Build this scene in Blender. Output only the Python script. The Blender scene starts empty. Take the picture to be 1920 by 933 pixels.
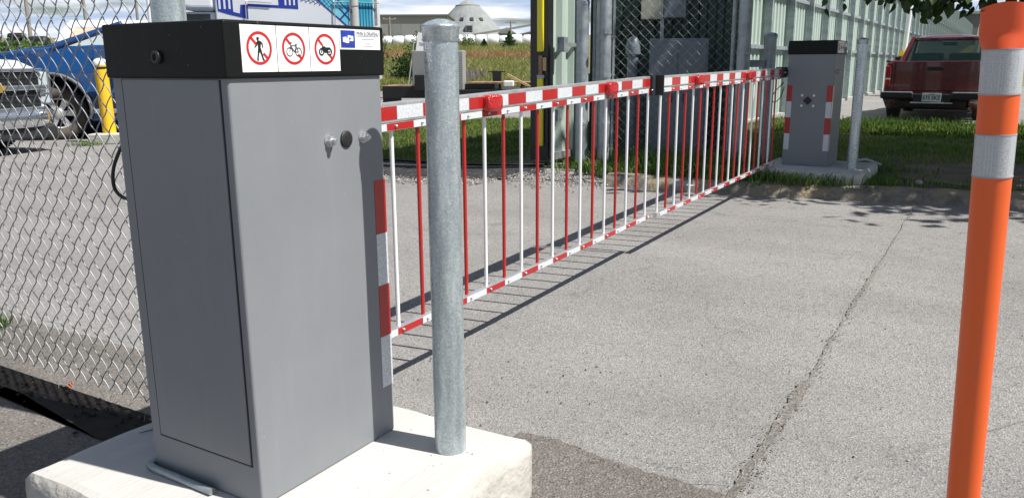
import bpy, bmesh, math, random
import numpy as np
from mathutils import Vector, Matrix, noise as mnoise
random.seed(7); rng = np.random.default_rng(7)
R = math.radians
S = bpy.context.scene
col = S.collection

# ------------------------------------------------------------------ camera, sky, sun, exposure
cam_d = bpy.data.cameras.new('camera'); cam = bpy.data.objects.new('camera', cam_d); col.objects.link(cam)
cam_d.sensor_width = 36; cam_d.lens = 28.35; cam_d.clip_end = 3000; cam_d.clip_start = 0.05
cam.location = (0, 0, 1.18)
cam.rotation_euler = (Matrix.Rotation(R(90 - 12.943), 3, 'X') @ Matrix.Rotation(R(-0.315), 3, 'Z')).to_euler()
S.camera = cam
S.render.resolution_x = 1024; S.render.resolution_y = 497
S.view_settings.view_transform = 'Standard'; S.view_settings.look = 'None'
S.view_settings.exposure = 0.6; S.view_settings.gamma = 1

SHADOW_AZ = -67.5          # compass direction the shadows fall towards (0 = +Y, clockwise)
SUN_EL = 57.0
sd = bpy.data.lights.new('sun', 'SUN'); sd.energy = 5.0; sd.angle = R(0.53); sd.color = (1.0, 0.955, 0.885)
sun = bpy.data.objects.new('sun', sd); col.objects.link(sun)
ce, se_ = math.cos(R(SUN_EL)), math.sin(R(SUN_EL))
travel = Vector((math.sin(R(SHADOW_AZ)) * ce, math.cos(R(SHADOW_AZ)) * ce, -se_))
sun.rotation_euler = travel.to_track_quat('-Z', 'Y').to_euler()

w = bpy.data.worlds.new('World'); S.world = w; w.use_nodes = True
nt = w.node_tree; N = nt.nodes; L = nt.links; N.clear()
wo = N.new('ShaderNodeOutputWorld'); bg = N.new('ShaderNodeBackground'); bg.inputs[1].default_value = 0.05
sky = N.new('ShaderNodeTexSky'); sky.sky_type = 'NISHITA'; sky.sun_disc = False
sky.sun_elevation = R(SUN_EL); sky.sun_rotation = R(180 + SHADOW_AZ)
sky.air_density = 1.0; sky.dust_density = 1.2
# cloud deck: the view direction is projected on a flat layer, so clouds crowd together towards the horizon
tc = N.new('ShaderNodeTexCoord'); sp = N.new('ShaderNodeSeparateXYZ'); L.new(tc.outputs['Generated'], sp.inputs[0])
def mth(op, a, b=None, c=None):
    m_ = N.new('ShaderNodeMath'); m_.operation = op
    for i, q in enumerate((a, b, c)):
        if q is None: continue
        if isinstance(q, (int, float)): m_.inputs[i].default_value = q
        else: L.new(q, m_.inputs[i])
    return m_.outputs[0]
zc = mth('MAXIMUM', sp.outputs[2], 0.0); den = mth('ADD', zc, 0.10)
px_ = mth('DIVIDE', sp.outputs[0], den); py_ = mth('DIVIDE', sp.outputs[1], den)
cb_ = N.new('ShaderNodeCombineXYZ'); L.new(px_, cb_.inputs[0]); L.new(py_, cb_.inputs[1]); L.new(mth('MULTIPLY', zc, 26.0), cb_.inputs[2])
n1 = N.new('ShaderNodeTexNoise'); n1.inputs['Scale'].default_value = 0.62; n1.inputs['Detail'].default_value = 10; n1.inputs['Roughness'].default_value = 0.55
n2 = N.new('ShaderNodeTexNoise'); n2.inputs['Scale'].default_value = 1.15; n2.inputs['Detail'].default_value = 9; n2.inputs['Roughness'].default_value = 0.58
L.new(cb_.outputs[0], n1.inputs[0]); L.new(cb_.outputs[0], n2.inputs[0])
low_ = mth('MAXIMUM', mth('SUBTRACT', 1.0, mth('MULTIPLY', zc, 5.0)), 0.0)
cover = mth('ADD', n1.outputs[0], mth('MULTIPLY', low_, 0.17))      # more cloud low down
cr = N.new('ShaderNodeValToRGB'); cr.color_ramp.elements[0].position = 0.52; cr.color_ramp.elements[1].position = 0.60; L.new(cover, cr.inputs[0])
cr2 = N.new('ShaderNodeValToRGB'); L.new(n2.outputs[0], cr2.inputs[0])
cr2.color_ramp.elements[0].position = 0.38; cr2.color_ramp.elements[0].color = (6.6, 8.2, 11.0, 1)
cr2.color_ramp.elements[1].position = 0.60; cr2.color_ramp.elements[1].color = (13.8, 14.2, 14.8, 1)
mx = N.new('ShaderNodeMix'); mx.data_type = 'RGBA'
L.new(cr.outputs[0], mx.inputs[0]); L.new(sky.outputs[0], mx.inputs[6]); L.new(cr2.outputs[0], mx.inputs[7])
L.new(mx.outputs[2], bg.inputs[0]); L.new(bg.outputs[0], wo.inputs[0])
S.render.engine = 'CYCLES'

# ------------------------------------------------------------------ frame of the gate: u runs along the barrier, v across it
GA = R(31.2)
UX, UY = math.sin(GA), math.cos(GA)
GROT = math.pi / 2 - GA
def W(u, v, z=0.0): return Vector((u * UX - v * UY, u * UY + v * UX, z))

# ------------------------------------------------------------------ materials
M = {}
def newmat(name):
    m = bpy.data.materials.new(name); m.use_nodes = True; t = m.node_tree
    b = t.nodes['Principled BSDF']; M[name] = m; return m, t, b
def setc(sock, c): sock.default_value = (c[0], c[1], c[2], 1)
def mat(name, c, rough=0.5, metal=0.0, c2=None, scale=8, bump=0, bscale=60, detail=4, lo=0.35, hi=0.65, rvar=0, coat=0, stretch=None, trans=0, spec=None, bdist=0.01, rot=0):
    m, t, b = newmat(name)
    setc(b.inputs['Base Color'], c); b.inputs['Roughness'].default_value = rough; b.inputs['Metallic'].default_value = metal
    b.inputs['Coat Weight'].default_value = coat; b.inputs['Transmission Weight'].default_value = trans
    if spec is not None: b.inputs['Specular IOR Level'].default_value = spec
    tcn = t.nodes.new('ShaderNodeTexCoord'); src = tcn.outputs['Object']
    if stretch:
        mpn = t.nodes.new('ShaderNodeMapping'); mpn.inputs['Scale'].default_value = stretch
        if rot: mr_ = t.nodes.new('ShaderNodeMapping'); mr_.inputs['Rotation'].default_value = (0, 0, rot); t.links.new(src, mr_.inputs[0]); src = mr_.outputs[0]
        t.links.new(src, mpn.inputs[0]); src = mpn.outputs[0]
    if c2 is not None or rvar:
        n = t.nodes.new('ShaderNodeTexNoise'); n.inputs['Scale'].default_value = scale; n.inputs['Detail'].default_value = detail; n.inputs['Roughness'].default_value = 0.62
        t.links.new(src, n.inputs[0])
        if c2 is not None:
            r = t.nodes.new('ShaderNodeValToRGB'); r.color_ramp.elements[0].position = lo; r.color_ramp.elements[1].position = hi
            r.color_ramp.elements[0].color = (*c, 1); r.color_ramp.elements[1].color = (*c2, 1)
            t.links.new(n.outputs[0], r.inputs[0]); t.links.new(r.outputs[0], b.inputs['Base Color'])
        if rvar:
            mr = t.nodes.new('ShaderNodeMapRange'); mr.inputs[1].default_value = 0.3; mr.inputs[2].default_value = 0.7
            mr.inputs[3].default_value = max(0.02, rough - rvar); mr.inputs[4].default_value = rough + rvar
            t.links.new(n.outputs[0], mr.inputs[0]); t.links.new(mr.outputs[0], b.inputs['Roughness'])
    if bump:
        n = t.nodes.new('ShaderNodeTexNoise'); n.inputs['Scale'].default_value = bscale; n.inputs['Detail'].default_value = 3; t.links.new(src, n.inputs[0])
        bn = t.nodes.new('ShaderNodeBump'); bn.inputs['Strength'].default_value = bump; bn.inputs['Distance'].default_value = bdist
        t.links.new(n.outputs[0], bn.inputs['Height']); t.links.new(bn.outputs[0], b.inputs['Normal'])
    return m
mat('cabinet_grey', (0.190, 0.203, 0.218), 0.5, c2=(0.215, 0.228, 0.243), scale=2.2, detail=9, rvar=.07, bump=0.10, bscale=260, bdist=0.004, spec=0.3)
mat('cabinet_black', (0.008, 0.0095, 0.009), 0.45, bump=0.12, bscale=330, bdist=0.003, spec=0.16)
def weather(name, dust, amt, specks=True):
    m = M[name]; t = m.node_tree; nd, lk = t.nodes, t.links; b = nd['Principled BSDF']; src = b.inputs['Base Color'].links[0].from_socket if b.inputs['Base Color'].links else None
    tcn = nd.new('ShaderNodeTexCoord'); mp_ = nd.new('ShaderNodeMapping'); mp_.inputs['Scale'].default_value = (1, 1, .07); lk.new(tcn.outputs['Object'], mp_.inputs[0])
    n = nd.new('ShaderNodeTexNoise'); n.inputs['Scale'].default_value = 30; n.inputs['Detail'].default_value = 6; lk.new(mp_.outputs[0], n.inputs[0])
    q = nd.new('ShaderNodeMapRange'); q.inputs[1].default_value = .55; q.inputs[2].default_value = .80; q.inputs[4].default_value = amt; lk.new(n.outputs[0], q.inputs[0])
    n2_ = nd.new('ShaderNodeTexNoise'); n2_.inputs['Scale'].default_value = 75; n2_.inputs['Detail'].default_value = 2; lk.new(tcn.outputs['Object'], n2_.inputs[0])
    q2 = nd.new('ShaderNodeMapRange'); q2.inputs[1].default_value = .74; q2.inputs[2].default_value = .78; q2.inputs[4].default_value = .55 if specks else 0; lk.new(n2_.outputs[0], q2.inputs[0])
    ad = nd.new('ShaderNodeMath'); ad.operation = 'MAXIMUM'; lk.new(q.outputs[0], ad.inputs[0]); lk.new(q2.outputs[0], ad.inputs[1])
    mx_ = nd.new('ShaderNodeMix'); mx_.data_type = 'RGBA'; lk.new(ad.outputs[0], mx_.inputs[0])
    if src: lk.new(src, mx_.inputs[6])
    else: mx_.inputs[6].default_value = b.inputs['Base Color'].default_value
    mx_.inputs[7].default_value = (*dust, 1); lk.new(mx_.outputs[2], b.inputs['Base Color'])
weather('cabinet_grey', (0.32, 0.32, 0.31), .09); weather('cabinet_black', (0.10, 0.10, 0.095), .05)
mat('seam_black', (0.008, 0.009, 0.011), 0.7)
mat('galvanised', (0.36, 0.42, 0.45), 0.42, 0.62, c2=(0.62, 0.67, 0.69), scale=42, bump=0.22, bscale=70, rvar=0.12, lo=0.3, hi=0.68, bdist=0.004)
def galv(name, a, b2, c, vs_, rough, metal):
    m, t, b = newmat(name); nd, lk = t.nodes, t.links; b.inputs['Metallic'].default_value = metal; b.inputs['Roughness'].default_value = rough
    tcn = nd.new('ShaderNodeTexCoord'); O = tcn.outputs['Object']
    vo = nd.new('ShaderNodeTexVoronoi'); vo.inputs['Scale'].default_value = vs_; lk.new(O, vo.inputs[0]); sc = nd.new('ShaderNodeSeparateColor'); lk.new(vo.outputs['Color'], sc.inputs[0])
    st_ = nd.new('ShaderNodeMapping'); st_.inputs['Scale'].default_value = (1, 1, .16); lk.new(O, st_.inputs[0])
    n = nd.new('ShaderNodeTexNoise'); n.inputs['Scale'].default_value = 26; n.inputs['Detail'].default_value = 10; n.inputs['Roughness'].default_value = .7; lk.new(st_.outputs[0], n.inputs[0])
    n3 = nd.new('ShaderNodeTexNoise'); n3.inputs['Scale'].default_value = 230; n3.inputs['Detail'].default_value = 2; lk.new(O, n3.inputs[0])
    m1 = nd.new('ShaderNodeMath'); m1.operation = 'MULTIPLY_ADD'; m1.inputs[1].default_value = .15; lk.new(sc.outputs[0], m1.inputs[0]); lk.new(n.outputs[0], m1.inputs[2])
    m2 = nd.new('ShaderNodeMath'); m2.operation = 'MULTIPLY_ADD'; m2.inputs[1].default_value = .3; lk.new(n3.outputs[0], m2.inputs[0]); lk.new(m1.outputs[0], m2.inputs[2])
    r = nd.new('ShaderNodeValToRGB'); e = r.color_ramp.elements; e[0].position = .58; e[0].color = (*a, 1); e[1].position = .90; e[1].color = (*c, 1); x = e.new(.73); x.color = (*b2, 1)
    lk.new(m2.outputs[0], r.inputs[0]); lk.new(r.outputs[0], b.inputs['Base Color'])
    mr = nd.new('ShaderNodeMapRange'); mr.inputs[3].default_value = rough - .12; mr.inputs[4].default_value = rough + .14; lk.new(sc.outputs[1], mr.inputs[0]); lk.new(mr.outputs[0], b.inputs['Roughness'])
    bn = nd.new('ShaderNodeBump'); bn.inputs['Strength'].default_value = .18; bn.inputs['Distance'].default_value = .003; lk.new(n3.outputs[0], bn.inputs['Height']); lk.new(bn.outputs[0], b.inputs['Normal'])
mat('galvanised_dull', (0.25, 0.29, 0.31), 0.5, 0.5, c2=(0.42, 0.46, 0.48), scale=9, bump=0.1, bscale=40, rvar=0.1)
galv('galvanised', (0.33, 0.385, 0.41), (0.42, 0.48, 0.505), (0.58, 0.64, 0.66), 190, 0.33, 0.6)
mat('wire_metal', (0.58, 0.60, 0.62), 0.34, 0.85)
mat('fence_wire', (0.28, 0.295, 0.31), 0.42, 0.55)
mat('aluminium', (0.52, 0.53, 0.54), 0.36, 0.7, c2=(0.62, 0.63, 0.64), scale=14, rvar=0.08, bump=0.05)
mat('concrete', (0.415, 0.41, 0.395), 0.9, c2=(0.475, 0.47, 0.455), scale=2.2, bump=0.42, bscale=14, stretch=(0.8, 6.0, 1.0), detail=12, bdist=0.006, rot=-GROT)
mat('concrete_side', (0.40, 0.385, 0.355), 0.92, c2=(0.54, 0.525, 0.49), scale=7, bump=0.6, bscale=34, detail=8, bdist=0.012)
mat('concrete_dull', (0.26, 0.26, 0.25), 0.9, c2=(0.38, 0.38, 0.36), scale=7, bump=0.5, bscale=30, detail=6)
mat('white_plastic', (0.80, 0.80, 0.79), 0.35)
mat('white_paint', (0.74, 0.75, 0.76), 0.35, coat=0.3)
mat('bar_white', (0.78, 0.79, 0.80), 0.35)
mat('bar_red', (0.42, 0.022, 0.02), 0.35)
mat('sign_red', (0.50, 0.018, 0.020), 0.4)
mat('sign_white', (0.82, 0.82, 0.82), 0.4)
mat('sign_black', (0.012, 0.012, 0.012), 0.5)
mat('sign_blue', (0.02, 0.035, 0.27), 0.4, c2=(0.02, 0.05, 0.36), scale=60)
mat('sign_grey', (0.30, 0.31, 0.34), 0.5)
mat('black_rubber', (0.014, 0.014, 0.015), 0.55)
mat('black_metal', (0.016, 0.016, 0.018), 0.4)
mat('orange_plastic', (0.72, 0.108, 0.016), 0.42, c2=(0.56, 0.11, 0.04), scale=34, bump=0.10, bscale=9, stretch=(1, 1, 0.10), lo=.60, hi=.74, detail=6, rvar=.06)
mat('orange_cap', (0.70, 0.085, 0.016), 0.46)
mat('yellow_paint', (0.80, 0.50, 0.02), 0.42, c2=(0.74, 0.44, 0.02), scale=12)
mat('yellow_film', (0.78, 0.66, 0.03), 0.4)
mat('green_steel', (0.37, 0.46, 0.41), 0.48, c2=(0.42, 0.51, 0.46), scale=1.5)
mat('dark_green', (0.025, 0.055, 0.042), 0.5)
mat('kiosk_grey', (0.13, 0.16, 0.19), 0.45, c2=(0.16, 0.19, 0.22), scale=3)
mat('beige_box', (0.40, 0.41, 0.34), 0.5)
mat('rusty', (0.22, 0.11, 0.06), 0.85, c2=(0.38, 0.27, 0.18), scale=6, bump=0.3)
mat('timber', (0.45, 0.30, 0.14), 0.8, c2=(0.6, 0.43, 0.22), scale=4, stretch=(1, 12, 12), bump=0.2)
mat('pole_wood', (0.20, 0.18, 0.16), 0.85, c2=(0.28, 0.26, 0.23), scale=5, stretch=(1, 1, 0.1))
mat('bark', (0.07, 0.055, 0.042), 0.9, c2=(0.12, 0.10, 0.08), scale=9, bump=0.8, bscale=20, stretch=(1, 1, 0.25))
mat('truck_red', (0.10, 0.005, 0.008), 0.28, coat=0.6, rvar=0.06, scale=3)
mat('truck_blue', (0.006, 0.055, 0.19), 0.26, coat=0.8, rvar=0.04, scale=2)
mat('truck_white', (0.72, 0.73, 0.74), 0.28, coat=0.6)
mat('chrome', (0.66, 0.68, 0.70), 0.16, 0.9, rvar=0.05, scale=6)
mat('dark_trim', (0.020, 0.021, 0.022), 0.6)
mat('grey_trim', (0.12, 0.125, 0.13), 0.6)
mat('tyre', (0.055, 0.048, 0.042), 0.9, c2=(0.09, 0.078, 0.065), scale=9, bump=0.4, bscale=30)
mat('tyre_black', (0.018, 0.018, 0.019), 0.85, c2=(0.035, 0.033, 0.03), scale=9, bump=0.4, bscale=30)
mat('tail_red', (0.40, 0.012, 0.012), 0.2, coat=0.8)
mat('gold', (0.55, 0.35, 0.06), 0.3, 0.5)
mat('seat_cloth', (0.03, 0.032, 0.036), 0.9)
mat('plate_white', (0.62, 0.66, 0.68), 0.5)
mat('plate_ink', (0.02, 0.03, 0.05), 0.5)
mat('cyan_print', (0.03, 0.42, 0.56), 0.4, c2=(0.30, 0.72, 0.80), scale=1.1, detail=2)
mat('navy_print', (0.015, 0.04, 0.22), 0.4)
mat('steel_cladding', (0.26, 0.27, 0.265), 0.5, c2=(0.30, 0.31, 0.30), scale=0.2)
mat('grey_shingle', (0.19, 0.21, 0.21), 0.85, c2=(0.25, 0.27, 0.27), scale=0.5, bump=0.2, bscale=3)
mat('window_dark', (0.03, 0.035, 0.04), 0.2)
mat('tarp_white', (0.80, 0.81, 0.83), 0.5, c2=(0.70, 0.72, 0.76), scale=0.6, bump=0.3, bscale=2)
mat('roof_orange', (0.55, 0.29, 0.20), 0.8, c2=(0.66, 0.42, 0.32), scale=1.2)
mat('wall_orange', (0.45, 0.13, 0.05), 0.8)
mat('dry_leaf', (0.42, 0.13, 0.03), 0.8)
mat('soil_shade', (0.006, 0.005, 0.004), 0.95, c2=(0.018, 0.014, 0.011), scale=20)  # dark soil with the fence-foot shade put into its colour
mat('lamp_stub', (0.45, 0.46, 0.47), 0.5, 0.3)

def glassmat(name, c, rough=0.02, alpha=0.3):
    m, t, b = newmat(name); setc(b.inputs['Base Color'], c); b.inputs['Roughness'].default_value = rough
    b.inputs['Alpha'].default_value = alpha; return m
glassmat('car_glass', (0.015, 0.035, 0.032), 0.03, 0.42)
glassmat('dark_glass', (0.01, 0.014, 0.016), 0.04, 0.95)
glassmat('silver_glass', (0.45, 0.52, 0.55), 0.12, 0.9)
m, t, b = newmat('red_lens')      # faceted red lens
setc(b.inputs['Base Color'], (0.50, 0.005, 0.006)); b.inputs['Roughness'].default_value = 0.22; b.inputs['Alpha'].default_value = 0.9; b.inputs['Coat Weight'].default_value = 0.8
tcn = t.nodes.new('ShaderNodeTexCoord'); vo = t.nodes.new('ShaderNodeTexVoronoi'); vo.inputs['Scale'].default_value = 150
bn = t.nodes.new('ShaderNodeBump'); bn.inputs['Strength'].default_value = 0.9; bn.inputs['Distance'].default_value = 0.004
t.links.new(tcn.outputs['Object'], vo.inputs[0]); t.links.new(vo.outputs[0], bn.inputs['Height']); t.links.new(bn.outputs[0], b.inputs['Normal'])

def tape(name, c, c2, scale, rough=0.32, fade=None):
    """retro-reflective sheeting: cell pattern plus faint darker cell borders"""
    m, t, b = newmat(name); b.inputs['Roughness'].default_value = rough; b.inputs['Coat Weight'].default_value = 0.3
    tcn = t.nodes.new('ShaderNodeTexCoord'); vo = t.nodes.new('ShaderNodeTexVoronoi'); vo.feature = 'DISTANCE_TO_EDGE'
    vo.inputs['Scale'].default_value = scale; vo.inputs['Randomness'].default_value = 0.45
    r = t.nodes.new('ShaderNodeValToRGB'); r.color_ramp.elements[0].position = 0.02; r.color_ramp.elements[1].position = 0.16
    r.color_ramp.elements[0].color = (*c2, 1); r.color_ramp.elements[1].color = (*c, 1)
    t.links.new(tcn.outputs['Object'], vo.inputs[0]); t.links.new(vo.outputs[0], r.inputs[0]); t.links.new(r.outputs[0], b.inputs['Base Color'])
tape('tape_white', (0.66, 0.68, 0.71), (0.45, 0.48, 0.52), 190)
tape('tape_red', (0.40, 0.012, 0.012), (0.33, 0.010, 0.010), 190)
tape('tape_collar', (0.46, 0.48, 0.50), (0.33, 0.35, 0.37), 230, 0.3)

def asphalt(name, base, light, dark, scale=150, patchy=0.25, bump=0.7, seams=False):
    m, t, b = newmat(name); b.inputs['Roughness'].default_value = 0.92; b.inputs['Specular IOR Level'].default_value = 0.3
    nd, lk = t.nodes, t.links
    tcn = nd.new('ShaderNodeTexCoord'); O = tcn.outputs['Object']
    vo = nd.new('ShaderNodeTexVoronoi'); vo.inputs['Scale'].default_value = scale; lk.new(O, vo.inputs[0])
    wn = nd.new('ShaderNodeSeparateColor'); lk.new(vo.outputs['Color'], wn.inputs[0])
    r = nd.new('ShaderNodeValToRGB'); e = r.color_ramp.elements
    e[0].position = 0.0; e[0].color = (*dark, 1); e[1].position = 0.22; e[1].color = (*base, 1)
    x = e.new(0.72); x.color = (*base, 1); x = e.new(0.97); x.color = (*light, 1)
    lk.new(wn.outputs[0], r.inputs[0])
    # fine grit
    n0 = nd.new('ShaderNodeTexNoise'); n0.inputs['Scale'].default_value = scale * 1.3; n0.inputs['Detail'].default_value = 2; lk.new(O, n0.inputs[0])
    mr0 = nd.new('ShaderNodeMapRange'); mr0.inputs[1].default_value = 0.3; mr0.inputs[2].default_value = 0.7; mr0.inputs[3].default_value = 0.78; mr0.inputs[4].default_value = 1.2; lk.new(n0.outputs[0], mr0.inputs[0])
    # broad wear
    n1 = nd.new('ShaderNodeTexNoise'); n1.inputs['Scale'].default_value = 0.9; n1.inputs['Detail'].default_value = 7; n1.inputs['Roughness'].default_value = 0.6; lk.new(O, n1.inputs[0])
    mr = nd.new('ShaderNodeMapRange'); mr.inputs[1].default_value = 0.3; mr.inputs[2].default_value = 0.7; mr.inputs[3].default_value = 1 - patchy; mr.inputs[4].default_value = 1 + patchy; lk.new(n1.outputs[0], mr.inputs[0])
    mu = nd.new('ShaderNodeMath'); mu.operation = 'MULTIPLY'; lk.new(mr.outputs[0], mu.inputs[0]); lk.new(mr0.outputs[0], mu.inputs[1])
    def layer(src, sc_, lo_, hi_, a_, b3, det=5, distort=0):
        global_n = nd.new('ShaderNodeTexNoise'); global_n.inputs['Scale'].default_value = sc_; global_n.inputs['Detail'].default_value = det; global_n.inputs['Distortion'].default_value = distort; lk.new(src, global_n.inputs[0])
        q = nd.new('ShaderNodeMapRange'); q.inputs[1].default_value = lo_; q.inputs[2].default_value = hi_; q.inputs[3].default_value = a_; q.inputs[4].default_value = b3; lk.new(global_n.outputs[0], q.inputs[0]); return q.outputs[0]
    ro = nd.new('ShaderNodeMapping'); ro.inputs['Rotation'].default_value = (0, 0, -GROT); lk.new(O, ro.inputs[0])
    stt = nd.new('ShaderNodeMapping'); stt.inputs['Scale'].default_value = (1.6, .22, 1); lk.new(ro.outputs[0], stt.inputs[0])
    f1_ = layer(stt.outputs[0], 1.6, .35, .65, .93, 1.07); f2_ = layer(O, 5.5, .64, .74, 1.0, .80, 6); f3_ = layer(O, 22, .30, .40, .84, 1.0, 3)
    wv = nd.new('ShaderNodeTexNoise'); wv.inputs['Scale'].default_value = 2.4; wv.inputs['Detail'].default_value = 6; lk.new(O, wv.inputs[0])
    wa = nd.new('ShaderNodeVectorMath'); wa.operation = 'MULTIPLY_ADD'; wa.inputs[1].default_value = (.55, .55, .55); lk.new(wv.outputs['Color'], wa.inputs[0]); lk.new(O, wa.inputs[2])
    vc = nd.new('ShaderNodeTexVoronoi'); vc.feature = 'DISTANCE_TO_EDGE'; vc.inputs['Scale'].default_value = .75; lk.new(wa.outputs[0], vc.inputs[0])
    ck = nd.new('ShaderNodeMapRange'); ck.inputs[1].default_value = .0; ck.inputs[2].default_value = .006; ck.inputs[3].default_value = .80; ck.inputs[4].default_value = 1.0; lk.new(vc.outputs[0], ck.inputs[0])
    for q_ in (f1_, f2_, f3_, ck.outputs[0]):
        m9 = nd.new('ShaderNodeMath'); m9.operation = 'MULTIPLY'; lk.new(mu.outputs[0], m9.inputs[0]); lk.new(q_, m9.inputs[1]); mu = m9
    vm = nd.new('ShaderNodeVectorMath'); vm.operation = 'SCALE'; lk.new(r.outputs[0], vm.inputs[0]); lk.new(mu.outputs[0], vm.inputs['Scale'])
    lk.new(vm.outputs[0], b.inputs['Base Color'])
    bn = nd.new('ShaderNodeBump'); bn.inputs['Strength'].default_value = bump; bn.inputs['Distance'].default_value = 0.006
    ad = nd.new('ShaderNodeMath'); ad.operation = 'ADD'; lk.new(vo.outputs[0], ad.inputs[0]); lk.new(n0.outputs[0], ad.inputs[1])
    lk.new(ad.outputs[0], bn.inputs['Height']); lk.new(bn.outputs[0], b.inputs['Normal'])
    return m
asphalt('asphalt_old', (0.222, 0.216, 0.211), (0.30, 0.292, 0.285), (0.125, 0.121, 0.118), 165, 0.12, .6)
asphalt('asphalt_new', (0.145, 0.134, 0.123), (0.215, 0.20, 0.187), (0.085, 0.078, 0.071), 150, 0.18)
asphalt('asphalt_tar', (0.160, 0.150, 0.138), (0.25, 0.24, 0.225), (0.09, 0.084, 0.078), 120, 0.3)
asphalt('gravel_mat', (0.20, 0.19, 0.18), (0.42, 0.41, 0.40), (0.055, 0.052, 0.05), 34, 0.25, 1.0)
asphalt('gravel_shade', (0.024, 0.023, 0.024), (0.07, 0.07, 0.072), (0.010, 0.010, 0.010), 34, 0.3, 1.0)  # gravel with the gate's shade painted into its colour
asphalt('kerb_mat', (0.22, 0.205, 0.17), (0.38, 0.35, 0.28), (0.09, 0.085, 0.075), 60, 0.35, 1.0)
def ground_soil(name, a, bcol, sc):
    return mat(name, a, 0.95, c2=bcol, scale=sc, bump=0.8, bscale=18, detail=9, bdist=0.03)
ground_soil('lawn_soil', (0.045, 0.052, 0.02), (0.09, 0.075, 0.045), 1.4)
ground_soil('dirt', (0.10, 0.078, 0.055), (0.17, 0.135, 0.10), 2.5)
ground_soil('field_soil', (0.13, 0.13, 0.05), (0.19, 0.16, 0.075), 0.35)

def leafmat(name, c, c2, c3=None, scale=3.0, rough=0.6, transl=0.35):
    m, t, b = newmat(name); nd, lk = t.nodes, t.links
    b.inputs['Roughness'].default_value = rough; b.inputs['Specular IOR Level'].default_value = 0.3
    g = nd.new('ShaderNodeNewGeometry'); n = nd.new('ShaderNodeTexNoise'); n.inputs['Scale'].default_value = scale; n.inputs['Detail'].default_value = 5
    lk.new(g.outputs['Position'], n.inputs[0])
    ad = nd.new('ShaderNodeMath'); ad.operation = 'MULTIPLY_ADD'; ad.inputs[1].default_value = 0.45; ad.inputs[2].default_value = -0.22
    lk.new(g.outputs['Random Per Island'], ad.inputs[0])
    a2 = nd.new('ShaderNodeMath'); lk.new(ad.outputs[0], a2.inputs[0]); lk.new(n.outputs[0], a2.inputs[1])
    r = nd.new('ShaderNodeValToRGB'); e = r.color_ramp.elements; e[0].position = 0.3; e[0].color = (*c, 1); e[1].position = 0.62; e[1].color = (*c2, 1)
    if c3: x = e.new(0.78); x.color = (*c3, 1)
    lk.new(a2.outputs[0], r.inputs[0]); lk.new(r.outputs[0], b.inputs['Base Color'])
    tr = nd.new('ShaderNodeBsdfTranslucent'); lk.new(r.outputs[0], tr.inputs[0]); ms = nd.new('ShaderNodeMixShader'); ms.inputs[0].default_value = transl
    out = nd['Material Output']; lk.new(b.outputs[0], ms.inputs[1]); lk.new(tr.outputs[0], ms.inputs[2]); lk.new(ms.outputs[0], out.inputs[0])
    return m
weather('bar_white', (0.45, 0.42, 0.38), .35, False); weather('bar_red', (0.20, 0.05, 0.04), .4, False); weather('aluminium', (0.30, 0.29, 0.28), .3)
leafmat('grass_lawn', (0.055, 0.125, 0.015), (0.14, 0.22, 0.028), (0.27, 0.29, 0.07), 1.6)
leafmat('grass_long', (0.045, 0.12, 0.02), (0.11, 0.20, 0.035), (0.22, 0.27, 0.08), 6)
leafmat('weeds', (0.15, 0.19, 0.045), (0.29, 0.30, 0.10), (0.46, 0.38, 0.20), 0.45)
leafmat('weeds_dry', (0.27, 0.17, 0.07), (0.42, 0.25, 0.13), (0.50, 0.38, 0.22), 0.5)
leafmat('weeds_violet', (0.22, 0.18, 0.19), (0.30, 0.25, 0.26), None, 1.5)
leafmat('leaf_dark', (0.020, 0.045, 0.014), (0.05, 0.09, 0.022), None, 3.0, 0.5, 0.12)
leafmat('leaf_bush', (0.04, 0.085, 0.02), (0.10, 0.17, 0.035), (0.2, 0.25, 0.06), 1.2)
leafmat('leaf_conifer', (0.025, 0.06, 0.02), (0.06, 0.12, 0.03), None, 2.0)

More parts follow.
